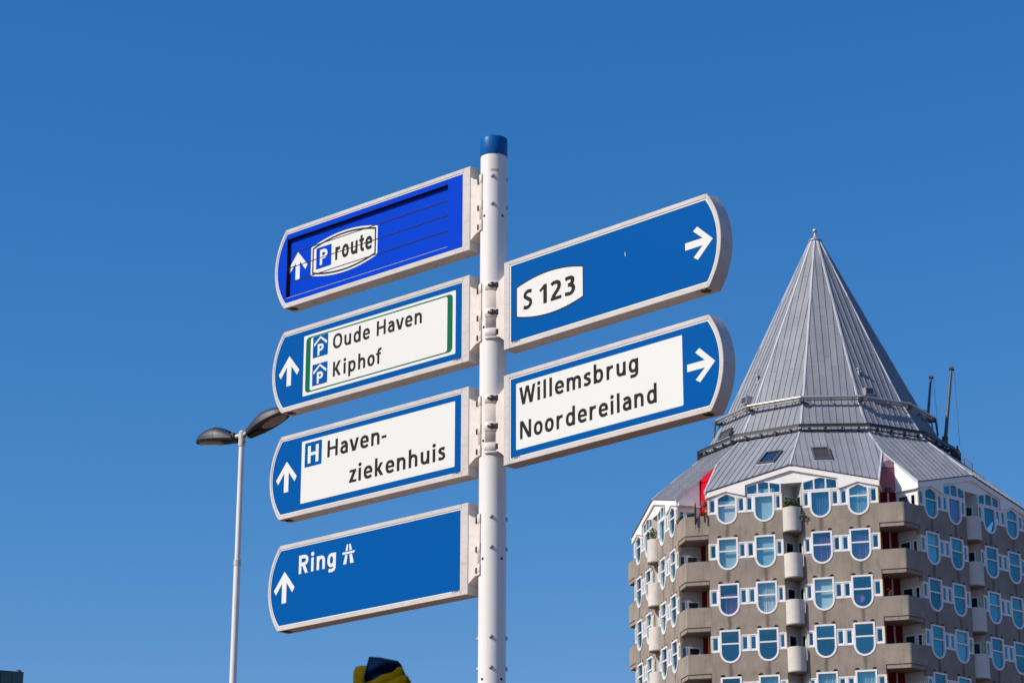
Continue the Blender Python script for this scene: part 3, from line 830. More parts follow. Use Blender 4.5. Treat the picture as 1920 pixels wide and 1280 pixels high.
# things standing on the tower's balconies
TM = Matrix.Translation((TX, TD, 0)) @ Matrix.Rotation(TH, 4, 'Z')
def plant(loc, n, spread, h, label, name='potted_plant', flower=0, droop=0):
    o = link(name, None, loc=TM @ Vector(loc)); tag(o, label, 'plant', 'plants on the tower balconies')
    if name == 'potted_plant': MB().lathe([(0.0, 0), (0.12, 0), (0.16, 0.22), (0.13, 0.22), (0.12, 0.17), (0, 0.17)], 12).obj('pot', M['steel_rust'], o)
    mb = MB()
    for i in range(n):
        a = random.random() * 2 * pi; r = spread * sqrt(random.random()); z = 0.2 + h * random.random() * (1 - 0.5 * r / spread) - droop * r
        c = Vector((r * cos(a), r * sin(a) * 0.6, z)); d = Vector((random.uniform(-1, 1), random.uniform(-1, 1), random.uniform(-.2, 1))).normalized()
        s = d.orthogonal().normalized() * random.uniform(.018, .035); l = d * random.uniform(.06, .14)
        mb.add([c - l, c + s, c + l, c - s], [(0, 1, 2, 3)])
        if i % 6 == 0: mb.add([Vector((0, 0, .15)), Vector((.01, 0, .15)), c + Vector((.006, 0, 0)), c], [(0, 1, 2, 3)])
    mb.obj('foliage', M['leaf'], o)
    if flower:
        mb = MB()
        for i in range(flower):
            a = random.random() * 2 * pi; r = spread * random.random()
            c = Vector((r * cos(a), r * sin(a) * .6, .25 + h * (0.4 + .6 * random.random())))
            mb.lathe([(0, -.03), (.04, -.01), (.045, .02), (0, .04)], 6, Matrix.Translation(c))
        mb.obj('blossom', M['flower'], o)
    return o
def FP(k, u, n_out, z):
    v = face_mtx(k) @ Vector((u, -n_out, z)); return v
plant(FP(0, -0.03, 0.15, T[0] - 1.0), 420, 0.42, 0.55, 'bushy green plant in the top round balcony of the sunny front')
plant(FP(-1, 0.0, 0.15, T[0] - 1.0), 180, 0.35, 0.75, 'tall thin plant in the top round balcony of the narrow left front')
plant(CP(-30, -0.95, 11.62, T[0] - 1.12), 160, 0.35, 0.35, 'low green plant hanging over the left edge of the top corner balcony', droop=0.4)
plant(CP(-30, 0.80, 11.62, T[0] - 1.25), 200, 0.28, 0.5, 'plant with red flowers on the top corner balcony beside the red wall', flower=34)
plant(FP(0, 0.62, 0.12, T[0] - 1.75), 40, 0.22, 0.5, 'sparse trailing twig plant beside the top round balcony', name='trailing_plant', droop=0.3)
plant(CP(30, -0.75, 11.70, T[2] - 1.2), 60, 0.14, 0.42, 'small plant with red flowers on the right corner balcony two floors below the top', flower=9)
pr = link('closed_parasol', None, loc=TM @ CP(-30, 0.66, 12.22, T[0] - 1.75))
tag(pr, 'closed dark parasol clamped outside the top corner balcony near the red wall', 'parasol')
MB().tube((0, 0, 0), (0, 0, 1.55), 0.02, n=8).obj('pole', M['steel_dark'], pr)
MB().lathe([(0.02, 0.25), (0.055, 0.3), (0.06, 0.75), (0.055, 1.3), (0.03, 1.5), (0, 1.52)], 10).obj('canopy', M['parasol'], pr)
MB().box(-.05, .05, -.02, .16, .55, .68).obj('clamp', M['steel_dark'], pr)
bp = link('hanging_cloth', None, loc=TM @ CP(-30, 1.12, 11.95, T[0] - 1.35))
tag(bp, 'narrow maroon cloth hanging over the parapet at the right end of the top corner balcony', 'cloth')
MB().box(-.05, .05, -.03, .0, -.05, .42).box(-.05, .05, -.03, .16, .42, .45).obj('cloth', M['maroon'], bp)

# ------------------------------------------------------------------ far green building
off = link('office_building', None, loc=(-51.6, 250, 0), rotz=radians(29))
tag(off, 'dark green glass-clad building at the lower left corner of the view', 'building')
MB().box(-30, -0.03, 0.1, 22, 0, 45.45).obj('body', M['office_frame'], off)
pn = MB().box(-1.22, -0.03, 0.0, 0.09, 0, 2.95).data('cladding_panel', M['office'])
for i in range(20):
    for j in range(3):
        link('cladding_panel', pn, off, loc=(-i * 1.25, 0, 42.55 - 3.0 * j))
MB().box(-30.1, -0.02, -0.02, 0.3, 45.5, 45.60).obj('roof_edge', M['office_frame'], off)
dm = link('roof_dome', None, loc=(-52.35, 250.5, 45.35)); tag(dm, 'small grey domed vent on the roof edge of the dark green building', 'vent')
MB().lathe([(0.42, 0), (0.42, 0.15), (0.38, 0.42), (0.26, 0.58), (0.0, 0.64)], 16).obj('dome', M['dome'], dm)
MB().lathe([(0.47, 0), (0.47, 0.08), (0.42, 0.08)], 16).obj('collar', M['office_frame'], dm)

# ------------------------------------------------------------------ street lamp
lamp = link('street_lamp', None, loc=(-3.77, 32, 0))
tag(lamp, 'white street lamp with two dark curved heads behind the left signs', 'street lamp')
MB().tube((0, 0, 0), (0, 0, 0.8), 0.085, n=20).tube((0, 0, 0.8), (0, 0, 8.73), 0.056, 0.046, n=20).obj('pole', M['pole'], lamp)
MB().tube((0, 0, 8.70), (0, 0, 8.78), 0.051, n=20).obj('pole_joint', M['lamp_arm'], lamp)
MB().tube((0, 0, 8.76), (0, 0, 10.42), 0.040, 0.038, n=20).obj('upper_pole', M['pole'], lamp)
sk = MB().tube((0, 0, 10.40), (0, 0, 10.60), 0.048, n=20).tube((0, 0, 10.60), (0, 0, 10.62), 0.048, 0.035, n=20)
sk.obj('socket', M['lamp_arm'], lamp)
for z_ in (10.45, 10.53): MB().tube((0.03, -0.03, z_), (0.052, -0.055, z_), 0.012, n=8).obj('screw', M['bolt'], lamp)
def lamp_head(azr, tilt, ls, hh):
    """head pointing along local +x"""
    mt = Matrix.Translation((0, 0, 10.55)) @ Matrix.Rotation(azr, 4, 'Z') @ Matrix.Rotation(-tilt, 4, 'Y')
    am = MB().tube((0.0, 0, 0), (0.17, 0, 0.0), 0.030, n=14).obj('arm', M['lamp_arm'], lamp, mtx=mt)
    # shell: lofted half-ellipses
    hd = link('lamp_head', None, lamp, mtx=mt)
    N, K = 26, 18; L0, L1 = 0.12, 0.74 * ls
    prof = []
    for i in range(N + 1):
        t = i / N; x = L0 + (L1 - L0) * t
        q = max(0.0, (t - 0.42) / 0.58); p_ = max(0.0, (0.42 - t) / 0.42)
        w = 0.152 * (max(0.0, 1 - q ** 2.5)) ** 0.5 * (1 - 0.42 * p_ ** 1.6)
        h = hh * (max(0.0, 1 - q ** 2.1)) ** 0.62 * (1 - 0.34 * p_ ** 1.7)
        prof.append((x, max(w, 0.004), max(h, 0.004)))
    vs = []; fs = []
    for i, (x, w, h) in enumerate(prof):
        for j in range(K + 1):
            a = pi * j / K; c_, s_ = cos(a), sin(a)
            vs.append((x + 0.11 * s_ * max(0, 1 - 1.6 * i / N), -w * math.copysign(abs(c_) ** 0.85, c_), -0.04 + h * s_ ** 0.8))
    for i in range(N):
        for j in range(K):
            q = i * (K + 1) + j; fs.append((q, q + 1, q + K + 2, q + K + 1))
    MB().add(vs, fs, True).obj('shell', M['lamp_dark'], hd)
    # dark housing recessed behind the open inner end
    x, w, h = prof[4]
    hv = [(x + 0.11, -w * .97 * cos(pi * j / K), -0.04 + h * .95 * sin(pi * j / K) ** .8) for j in range(K + 1)]
    MB().add(hv, [tuple(range(K + 1))]).box(L0, x + 0.10, -0.05, 0.05, -0.04, 0.045).obj('housing', M['lamp_rim'], hd)
    # joint line of the shell
    vs = []
    i = 11; x, w, h = prof[i]
    for dx in (-0.004, 0.004):
        for j in range(K + 1):
            a = pi * j / K; c_, s_ = cos(a), sin(a); vs.append((x + dx + 0.11 * s_ * max(0, 1 - 1.6 * i / N), -(w + .003) * math.copysign(abs(c_) ** 0.85, c_), -0.04 + (h + .003) * s_ ** 0.8))
    MB().add(vs, [(j, j + 1, j + K + 2, j + K + 1) for j in range(K)], True).obj('shell_joint', M['lamp_rim'], hd)
    # underside tray and bowl
    vs = []; fs = []
    for x, w, h in prof: vs += [(x, -w * 1.02, -0.045), (x, w * 1.02, -0.045), (x, w * .92, -0.07), (x, -w * .92, -0.07)]
    for i in range(N):
        q = i * 4
        for a, b in ((0, 1), (1, 2), (2, 3), (3, 0)): fs.append((q + a, q + b, q + 4 + b, q + 4 + a))
    fs += [(0, 3, 2, 1), (4 * N, 4 * N + 1, 4 * N + 2, 4 * N + 3)]
    MB().add(vs, fs).obj('tray', M['lamp_rim'], hd)
    MB().box(L0 - .01, L0 + .2, -.05, .05, -.088, -.06).obj('gear_cover', M['lamp_rim'], hd)
    vs = [(0.50 * ls, 0, -0.090)]; R1 = []
    for j in range(24):
        a = 2 * pi * j / 24; vs.append((0.50 * ls + 0.15 * cos(a), 0.08 * sin(a), -0.086))
    for j in range(24):
        a = 2 * pi * j / 24; vs.append((0.50 * ls + 0.215 * cos(a), 0.115 * sin(a), -0.068))
    fs = [(0, 1 + (j + 1) % 24, 1 + j) for j in range(24)] + [(1 + j, 1 + (j + 1) % 24, 25 + (j + 1) % 24, 25 + j) for j in range(24)]
    MB().add(vs, fs, True).obj('glass_bowl', M['lamp_bowl'], hd)
lamp_head(radians(-34), radians(18), 1.17, 0.175)
lamp_head(radians(147), radians(5), 1.10, 0.185)

# ------------------------------------------------------------------ flag in the foreground
fp = link('flagpole', None, loc=(-0.262, 4.56, 0)); tag(fp, 'thin dark pole under the blue and yellow cloth at the bottom edge', 'pole')
MB().tube((0, 0, 0), (0, 0, 2.38), 0.009, 0.007, n=12).obj('shaft', M['steel_dark'], fp)
MB().lathe([(0.0, 0), (0.05, 0), (0.05, 0.01), (0.012, 0.03), (0.009, 0.05)], 16).obj('foot', M['steel_dark'], fp)
fg = link('flag', None, loc=(-0.25, 4.5, 2.30)); tag(fg, 'bunched blue and yellow flag in shade at the bottom edge left of the pole', 'flag')
def cloth(outline, y0, depth, m, name, seed):
    """outline: list of (x, ztop); cloth hangs from ztop down with folds"""
    random.seed(seed); n = 56; rows = 40; vs = []; fs = []
    xs = [outline[0][0] + (outline[-1][0] - outline[0][0]) * i / n for i in range(n + 1)]
    def zt(x):
        for (a, za), (b, zb) in zip(outline, outline[1:]):
            if a <= x <= b + 1e-9: return za + (zb - za) * (x - a) / (b - a)
        return outline[-1][1]
    for side in (0, 1):
        for j in range(rows + 1):
            for i, x in enumerate(xs):
                t = j / rows; z = zt(x) - depth * t
                e = sin(pi * min(1, max(0, i / n)))
                u_ = i * 0.12 + t * 9 + seed; fold = 0.0045 * sin(u_) * min(1, 4 * t + 0.1)
                bulge = 0.016 * sqrt(max(0.0, min(1, t * 4))) * (0.3 + e)
                y = y0 + (-(bulge) + fold if side == 0 else bulge + fold) 
                vs.append((x + 0.003 * sin(t * 9 + seed) * t, y, z))
    m1 = (rows + 1) * (n + 1)
    for s_ in (0, 1):
        for j in range(rows):
            for i in range(n):
                q = s_ * m1 + j * (n + 1) + i; f = (q, q + n + 1, q + n + 2, q + 1); fs.append(f if s_ == 0 else tuple(reversed(f)))
    for j in range(rows):
        for i in (0, n):
            q = j * (n + 1) + i; f = (q, q + m1, q + m1 + n + 1, q + n + 1); fs.append(f)
    for i in range(n): fs.append((i, i + 1, i + 1 + m1, i + m1))
    return MB().add(vs, fs, True).obj(name, m, fg)
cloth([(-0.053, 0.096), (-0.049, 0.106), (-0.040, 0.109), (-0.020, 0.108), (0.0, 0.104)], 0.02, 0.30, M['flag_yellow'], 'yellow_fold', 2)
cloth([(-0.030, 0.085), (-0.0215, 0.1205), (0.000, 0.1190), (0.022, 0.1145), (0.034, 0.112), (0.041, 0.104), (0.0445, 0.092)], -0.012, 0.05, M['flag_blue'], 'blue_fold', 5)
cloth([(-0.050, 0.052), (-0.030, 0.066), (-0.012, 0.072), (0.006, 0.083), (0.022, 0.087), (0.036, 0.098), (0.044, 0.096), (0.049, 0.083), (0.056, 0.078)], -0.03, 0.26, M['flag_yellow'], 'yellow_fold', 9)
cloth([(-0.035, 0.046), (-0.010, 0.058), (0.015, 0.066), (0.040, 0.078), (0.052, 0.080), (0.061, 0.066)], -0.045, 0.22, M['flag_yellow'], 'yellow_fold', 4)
random.seed(11)

# ------------------------------------------------------------------ sign post
PX, PY = -0.0835, 10.0
post = link('sign_post', None, loc=(PX, PY, 0))
tag(post, 'tall round white post with blue cap carrying six direction signs', 'post')
PR = 0.0595
MB().tube((0, 0, 0), (0, 0, 5.735), PR, n=64).obj('pole', M['pole'], post)
MB().lathe([(PR + .001, 5.704), (PR + .0028, 5.707), (PR + .0028, 5.785), (PR + .0005, 5.793), (PR - .006, 5.797), (0.02, 5.799), (0, 5.799)], 64).obj('cap', M['cap'], post)
MB().lathe([(PR, 0), (PR + .05, 0), (PR + .05, .015), (PR + .004, .02), (PR + .004, .1), (PR, .1)], 48).obj('base_collar', M['pole'], post)
def on_pole(adeg, z, out=0.0):
    """adeg measured from the side facing the camera, positive to the right"""
    a = radians(adeg); return Matrix.Translation(((PR + out) * sin(a), -(PR + out) * cos(a), z)) @ Matrix.Rotation(a, 4, 'Z')
rv = MB().lathe([(0.0, 0.0075), (0.006, 0.0062), (0.0095, 0.002), (0.0097, -0.001)], 12, Matrix.Rotation(pi / 2, 4, 'X')).data('rivet', M['rivet'])
for z in (5.595, 5.462, 4.024, 3.891, 3.504, 3.374):
    for a in (-5, 85, -95): link('rivet', rv, post, mtx=on_pole(a, z - (0.0 if a == -5 else 0.0)))
hl = MB().add([(0, 0, 0)] + [(0.0062 * cos(2 * pi * i / 16), 0, 0.0062 * sin(2 * pi * i / 16)) for i in range(16)], [(0, 1 + i, 1 + (i + 1) % 16) for i in range(16)]).data('drill_hole', M['black'])
for z in (5.408, 4.883, 4.364, 3.842, 3.325):
    for a in (-44, 43):
        if a > 0 and z in (4.883, 4.364): continue
        link('drill_hole', hl, post, mtx=on_pole(a, z, 0.0006))
# remnant of tape
tp = MB(); tp.lathe([(PR + .0004, 5.618), (PR + .0004, 5.630)], 10, None, -pi / 2 - 0.22, -pi / 2 + 0.42)
tp.obj('tape_remnant', mat('old_tape', (0.55, 0.47, 0.34), 0.8, noise=0.5, nscale=90), post)

# ------------------------------------------------------------------ lettering
WS = 0.182
def _arc(cx, cy, rx, ry, a0, a1, n=12, e=2.35):
    out = []
    for i in range(n + 1):
        t = radians(a0 + (a1 - a0) * i / n); c, s = cos(t), sin(t)
        out.append((cx + rx * math.copysign(abs(c) ** (2 / e), c), cy + ry * math.copysign(abs(s) ** (2 / e), s)))
    return out
def _spl(pts, n=7):
    p = [Vector((a, b)) for a, b in pts]; p = [p[0] * 2 - p[1]] + p + [p[-1] * 2 - p[-2]]; out = []
    for i in range(1, len(p) - 2):
        for j in range(n):
            t = j / n; a, b, c, d = p[i - 1], p[i], p[i + 1], p[i + 2]
            v = 0.5 * ((2 * b) + (c - a) * t + (2 * a - 5 * b + 4 * c - d) * t * t + (3 * b - a - 3 * c + d) * t ** 3)
            out.append((v.x, v.y))
    out.append((p[-2].x, p[-2].y)); return out
def R_(x0, x1, y0, y1): return ('poly', [(x0, y0), (x1, y0), (x1, y1), (x0, y1)])
def SL(xb, yb, xt, yt, w=None):
    w = WS * 1.08 if w is None else w
    return ('poly', [(xb - w / 2, yb), (xb + w / 2, yb), (xt + w / 2, yt), (xt - w / 2, yt)])
H = WS / 2; XH = 0.75; ASC = 1.06; DS = -0.27
def RB(pts, closed=False): return ('rib', pts, closed)
def ring(cx, cy, rx, ry): return RB(_arc(cx, cy, rx, ry, 0, 360, 36)[:-1], True)
def arch(x0, x1):
    return RB([(x0 + 0.0, 0.44)] + _arc((x0 + x1) / 2 + .01, 0.44, (x1 - x0) / 2 - .01, XH - H - 0.44, 180, 0, 18)[1:] + [(x1, 0.0)])
def dot(cx, cy, r=0.115): return ('poly', [(cx + r * cos(2 * pi * i / 14), cy + r * sin(2 * pi * i / 14)) for i in range(14)])
def G(ch):
    if ch == 'o': return 0.60, [ring(.30, XH / 2, .30 - H, XH / 2 - H + .01)]
    if ch == 'O': return 0.80, [ring(.40, .5, .40 - H, .5 - H + .01)]
    if ch == '0': return 0.58, [ring(.29, .5, .29 - H, .5 - H)]
    if ch == 'n': return 0.59, [R_(0, WS, 0, XH), arch(H, .59 - H)]
    if ch == 'h': return 0.59, [R_(0, WS, 0, ASC), arch(H, .59 - H)]
    if ch == 'm': return 0.94, [R_(0, WS, 0, XH), arch(H, .47), arch(.47, .94 - H)]
    if ch == 'u': return 0.59, [R_(.59 - WS, .59, 0, XH), RB([(H, XH)] + [(.59 - x, XH - y) for x, y in _arc(.305, .44, .20 - .01, XH - H - .44, 0, 180, 18)] )]
    if ch == 'r': return 0.42, [R_(0, WS, 0, XH), RB([(H, .38)] + _arc(.36, .38, .265, XH - H - .38, 180, 88, 10)[1:] + [(.42, XH - H)])]
    if ch == 'i': return 0.19, [R_(0, WS, 0, XH), dot(.095, .945)]
    if ch == 'l': return 0.19, [R_(0, WS, 0, ASC)]
    if ch == 'd': return 0.61, [R_(.61 - WS, .61, 0, ASC), ring(.30, XH / 2, .30 - H, XH / 2 - H + .01)]
    if ch == 'b': return 0.61, [R_(0, WS, 0, ASC), ring(.31, XH / 2, .30 - H, XH / 2 - H + .01)]
    if ch == 'p': return 0.61, [R_(0, WS, DS, XH), ring(.31, XH / 2, .30 - H, XH / 2 - H + .01)]
    if ch == 'g': return 0.60, [ring(.29, XH / 2 + .01, .29 - H, XH / 2 - H), RB([(.60 - H, XH), (.60 - H, 0.0)] + _arc(.30, 0.0, .205, .175, 0, -100, 10)[1:] + [(.10, -.165)])]
    if ch == 'e': return 0.59, [R_(.10, .575, .31, .31 + WS * .78), RB([(.59 - H * .95, .33)] + _arc(.30, .40, .30 - H, XH - H - .40 + .01, -5, 180, 18) + _arc(.32, .37, .32 - H, .37 - H + .01, 180, 285, 14)[1:] + [(.55, .135)])]
    if ch == 'a': return 0.55, [R_(.55 - WS, .55, 0, .5), RB([(.07, XH - .155)] + _arc(.26, .42, .195, XH - H - .42 + .01, 115, 0, 14)), RB([(.46, .44), (.30, .43)] + _arc(.29, .245, .29 - H, .175, 95, 265, 14) + [(.36, .085), (.46, .17)])]
    if ch == 'v': return 0.66, [SL(.33 - .02, 0, H, XH), SL(.33 + .02, 0, .66 - H, XH)]
    if ch == 'z': return 0.52, [R_(.02, .50, XH - WS * .85, XH), R_(.0, .52, 0, WS * .85), SL(.12, .10, .38, XH - .1, WS * 1.25)]
    if ch == 's': return 0.49, [RB(_spl([(.44, .62), (.28, .665), (.13, .61), (.115, .50), (.24, .405), (.37, .31), (.375, .15), (.22, .085), (.03, .135)]))]
    if ch == 'k': return 0.56, [R_(0, WS, 0, ASC), SL(.18, .30, .46, XH, WS * 1.2), SL(.485, 0, .24, .42, WS * 1.2)]
    if ch == 't': return 0.43, [RB([(.20, .95), (.20, .28)] + _arc(.36, .26, .16, .26 - H, 180, 270, 8)[1:] + [(.43, H + .01)]), R_(0, .41, XH - WS * .8, XH)]
    if ch == 'f': return 0.43, [RB([(.19, 0), (.19, .80)] + _arc(.36, .80, .17, ASC - H - .80, 180, 95, 8)[1:] + [(.44, ASC - H)]), R_(0, .40, XH - WS * .8, XH)]
    if ch == 'H': return 0.75, [R_(0, WS, 0, 1), R_(.75 - WS, .75, 0, 1), R_(WS - .01, .76 - WS, .43, .43 + WS * .9)]
    if ch == 'K': return 0.69, [R_(0, WS, 0, 1), SL(.19, .40, .56, 1, WS * 1.25), SL(.57, 0, .25, .54, WS * 1.25)]
    if ch == 'N': return 0.77, [R_(0, WS, 0, 1), R_(.77 - WS, .77, 0, 1), SL(.77 - WS * .62, 0, WS * .62, 1, WS * 1.22)]
    if ch == 'W': return 1.10, [SL(.29, 0, .095, 1, WS * 1.05), SL(.31, 0, .53, 1, WS * .95), SL(.79, 0, .57, 1, WS * .95), SL(.81, 0, 1.005, 1, WS * 1.05)]
    if ch == 'R': return 0.68, [R_(0, WS, 0, 1), RB([(.12, 1 - H), (.32, 1 - H)] + _arc(.32, .71, .27, .29 - H, 90, -90, 14) + [(.12, .42 + H - .005)]), SL(.56, 0, .34, .46, WS * 1.18)]
    if ch == 'P': return 0.64, [R_(0, WS, 0, 1), RB([(.12, 1 - H), (.31, 1 - H)] + _arc(.31, .69, .24, .31 - H, 90, -90, 14) + [(.12, .38 + H)])]
    if ch == 'S': return 0.60, [RB(_spl([(.54, .87), (.36, .915), (.18, .86), (.115, .70), (.25, .56), (.44, .43), (.47, .24), (.34, .10), (.18, .085), (.03, .135)]))]
    if ch == '1': return 0.40, [R_(.40 - WS, .40, 0, 1), ('poly', [(.0, .76), (.06, .64), (.26, .80), (.26, 1.0)])]
    if ch == '2': return 0.58, [RB(_spl([(.05, .84), (.20, .91), (.40, .88), (.465, .72), (.40, .52), (.25, .33), (.13, .16)])), R_(.02, .58, 0, WS * .9)]
    if ch == '3': return 0.56, [RB(_spl([(.05, .87), (.22, .91), (.40, .86), (.42, .69), (.33, .565), (.19, .54)])), RB(_spl([(.19, .54), (.36, .51), (.46, .38), (.44, .20), (.31, .09), (.03, .115)]))]
    if ch == '4': return 0.60, [R_(.36, .36 + WS, 0, 1), R_(.0, .60, .2, .2 + WS * .8), SL(.08, .28, .42, 1, WS)]
    if ch == '-': return 0.34, [R_(0, .34, .30, .30 + WS * .85)]
    return 0.30, []
SIDE = {c: .105 for c in 'nhmuilHNKRPrbpdk1'}
SIDE.update({c: .075 for c in 'oOegaS02358c6'}); SIDE.update({c: .03 for c in 'vWtfz4-'}); SIDE['s'] = .06
def ribbon(pts, closed):
    n = len(pts); L = []; Rr = []
    for i in range(n):
        a = Vector(pts[i - 1]) if (closed or i > 0) else None
        b = Vector(pts[i]); c = Vector(pts[(i + 1) % n]) if (closed or i < n - 1) else None
        d1 = (b - a).normalized() if a is not None else None; d2 = (c - b).normalized() if c is not None else None
        if d1 is None: d1 = d2
        if d2 is None: d2 = d1
        m = (d1 + d2).normalized(); nn = Vector((-m.y, m.x)); k = 1 / max(0.5, m.dot(d1))
        L.append(b + nn * H * k); Rr.append(b - nn * H * k)
    return L, Rr
def text(s, u0, u1, base, cap, y, m, parent, name='lettering', w=0.178):
    global WS, H
    WS = w; H = w / 2
    """text between u0 and u1 with baseline 'base', cap height 'cap', printed at depth y"""
    x = 0; items = []; prev = None
    for ch in s:
        w, st = G(ch)
        if prev is not None: x += SIDE.get(ch, .08) + SIDE.get(prev, .08)
        items.append((x, st)); x += w; prev = ch
        if ch == ' ': prev = None
    sx = (u1 - u0) / x; mb = MB(); k = 0
    for x0, st in items:
        for s_ in st:
            yy = y - 0.00006 * k; k = (k + 1) % 5
            tr = lambda p: (u0 + (x0 + p[0]) * sx, yy, base + p[1] * cap)
            if s_[0] == 'poly': mb.sheet([(tr(p)[0], tr(p)[2]) for p in s_[1]], yy)
            else:
                pts = [q for i, q in enumerate(s_[1]) if i == 0 or (Vector(q) - Vector(s_[1][i - 1])).length > 1e-4]
                L, Rr = ribbon(pts, s_[2]); n = len(L)
                vs = [tr(p) for p in L] + [tr(p) for p in Rr]
                fs = [(i, i + n, (i + 1) % n + n, (i + 1) % n) for i in range(n if s_[2] else n - 1)]
                mb.add(vs, fs)
    return mb.obj(name, m, parent)

# ------------------------------------------------------------------ direction signs
TS = 0.0752; YF = -TS / 2
def outline(uin, uc, v, uext, n=56):
    """blade outline, straight at uin, bowed at the outer end (corner uc, crown uext)"""
    s = abs(uext - uc); r = (v * v + s * s) / (2 * s); sg = 1 if uext > uc else -1
    cx = uext - sg * r; a = math.asin(v / r)
    pts = [(uin, -v)] + [(cx + sg * r * cos(t), r * sin(t)) for t in [-a + 2 * a * i / n for i in range(n + 1)]] + [(uin, v)]
    return pts if sg > 0 else list(reversed(pts))
def sign_base(i, z, az, left, label, blue='sign_blue', recess=None):
    o = link('direction_sign', None, loc=(PX, PY, z), rotz=-az)
    tag(o, label, 'sign', 'direction signs on the white post')
    if left: a = (-0.111, -1.345, 0.2025, -1.419); b = (-0.152, -1.338, 0.183, -1.405); c = (-0.158, -1.335, 0.177, -1.399)
    else: a = (0.1055, 1.287, 0.2025, 1.358); b = (0.141, 1.283, 0.183, 1.342); c = (0.149, 1.279, 0.176, 1.336)
    O, I, B = outline(*a), outline(*b), outline(*c)
    ins = outline(a[0] + (-.0018 if left else .0018), a[1], a[2] - .0018, a[3] + (.0018 if left else -.0018))
    n = len(O); mb = MB()
    rings = [[(p[0], YF + .0022, p[1]) for p in I], [(p[0], YF, p[1]) for p in I], [(p[0], YF, p[1]) for p in ins], [(p[0], YF + .0018, p[1]) for p in O], [(p[0], -YF - .0018, p[1]) for p in O], [(p[0], -YF, p[1]) for p in ins]]
    vs = [q for rg in rings for q in rg]; fs = []
    for r in range(len(rings) - 1):
        for j in range(n):
            k = (j + 1) % n; fs.append((r * n + j, (r + 1) * n + j, (r + 1) * n + k, r * n + k))
    if True:
        ar = sum(O[j][0] * O[(j + 1) % n][1] - O[(j + 1) % n][0] * O[j][1] for j in range(n))
        if ar < 0: fs = [tuple(reversed(f)) for f in fs]
    mb.add(vs, fs)
    fr = mb.obj('frame', M['frame'], o)
    # corner joints of the frame profile
    jt = MB(); uc, ui = a[1], a[0]
    for sv in (1, -1):
        jt.box(min(uc, uc + .004 * (1 if left else -1)) - .0006, min(uc, uc + .004 * (1 if left else -1)) + .0006, YF - .0004, YF + .004, sv * .193 - .0095, sv * .193 + .0095)
        x = b[0]; jt.box(x - .0006, x + .0006, YF - .0004, YF + .004, sv * .193 - .0095, sv * .193 + .0095)
    # thin dark sealing line
    sl_o, sl_i = outline(b[0] + (.0008 if left else -.0008), b[1], b[2] + .0008, b[3] + (-.0008 if left else .0008)), I
    jt.plate(sl_o, [list(sl_i)], YF - .0002, YF + .0004, back=False)
    jt.obj('frame_joint', M['grime'], fr)
    ys = YF + .0016
    bk = MB().plate(I, [rect(*recess)] if recess else (), ys, ys + .003); bk.obj('backing_sheet', M['sign_white'], o)
    yb = ys - .0006
    fc = MB().plate(B, [rect(*recess)] if recess else (), yb, yb + .0004).obj('face', M[blue], o)
    MB().plate(I, (), -YF - .004, -YF - .002).obj('back_sheet', M['frame'], o)
    # dark drain grime at the outer lower corner and drain slots
    sgn = -1 if left else 1
    for q in range(4):
        x = sgn * (1.325 - .011 * q - (0 if left else .06)); MB().box(x - .0035, x + .0035, -.032 + .009 * (q % 2), .006 + .006 * (q % 3), -.2040, -.2028).obj('drain_slot', M['rust'], fr)
    # neck and saddle clamp
    s0, s1 = (-0.112, -0.045) if left else (0.045, 0.1065)
    ycn = YF + 0.0036
    nk = []
    zt, zb = 0.150, -0.128
    xo, xi = (s0, s1) if left else (s1, s0)      # xo sign side, xi pole side
    nk = [(xo, zb - .030)] + [(xo + (xi - xo) * (t / 6), zb - .030 + .034 * sin(pi / 2 * t / 6)) for t in range(1, 7)] + [(xi, zt - .028)] + [(xi + (xo - xi) * (t / 6), zt - .028 + .028 * (t / 6) ** 2) for t in range(1, 7)]
    nm = MB().plate(nk, (), ycn, -ycn).obj('neck', M['bracket'], o)
    for zc in (0.113, -0.014, -0.106):
        x = -0.060 if left else 0.060
        MB().box(x - .007, x + .007, ycn - .003, ycn + .02, zc - .012, zc + .012).obj('clip', M['black'], nm)
    # saddle: shell round the pole, centred on the sign direction
    ctr = pi if left else 0
    sd2 = MB(); r0 = PR + .0006; r1 = PR + .0042; spn = radians(76)
    sd2.lathe([(r0, -.135), (r1, -.135), (r1, .128), (r0, .128)], 26, None, ctr - spn, ctr + spn)
    for e in (-1, 1):
        ae = ctr + e * spn
        sd2.add([(r * cos(ae), r * sin(ae), zz) for r, zz in ((r0, -.135), (r1, -.135), (r1, .128), (r0, .128))], [(0, 1, 2, 3)])
    sdl = sd2.obj('saddle', M['saddle'], o)
    for zc, hh in ((0.113, .020), (-0.014, .020), (-0.106, .018), (-.130, .005)):
        b2 = MB(); r2 = r1 + .0025
        b2.lathe([(r1, zc - hh - .002), (r2, zc - hh), (r2, zc + hh), (r1, zc + hh + .002)], 26, None, ctr - spn - .02, ctr + spn + .02)
        for e in (-1, 1):
            ae = ctr + e * (spn + .02); b2.add([(r * cos(ae), r * sin(ae), zz) for r, zz in ((r1 - .002, zc - hh), (r2, zc - hh), (r2, zc + hh), (r1 - .002, zc + hh))], [(0, 1, 2, 3)])
        b2.obj('strap', M['bracket'], sdl)
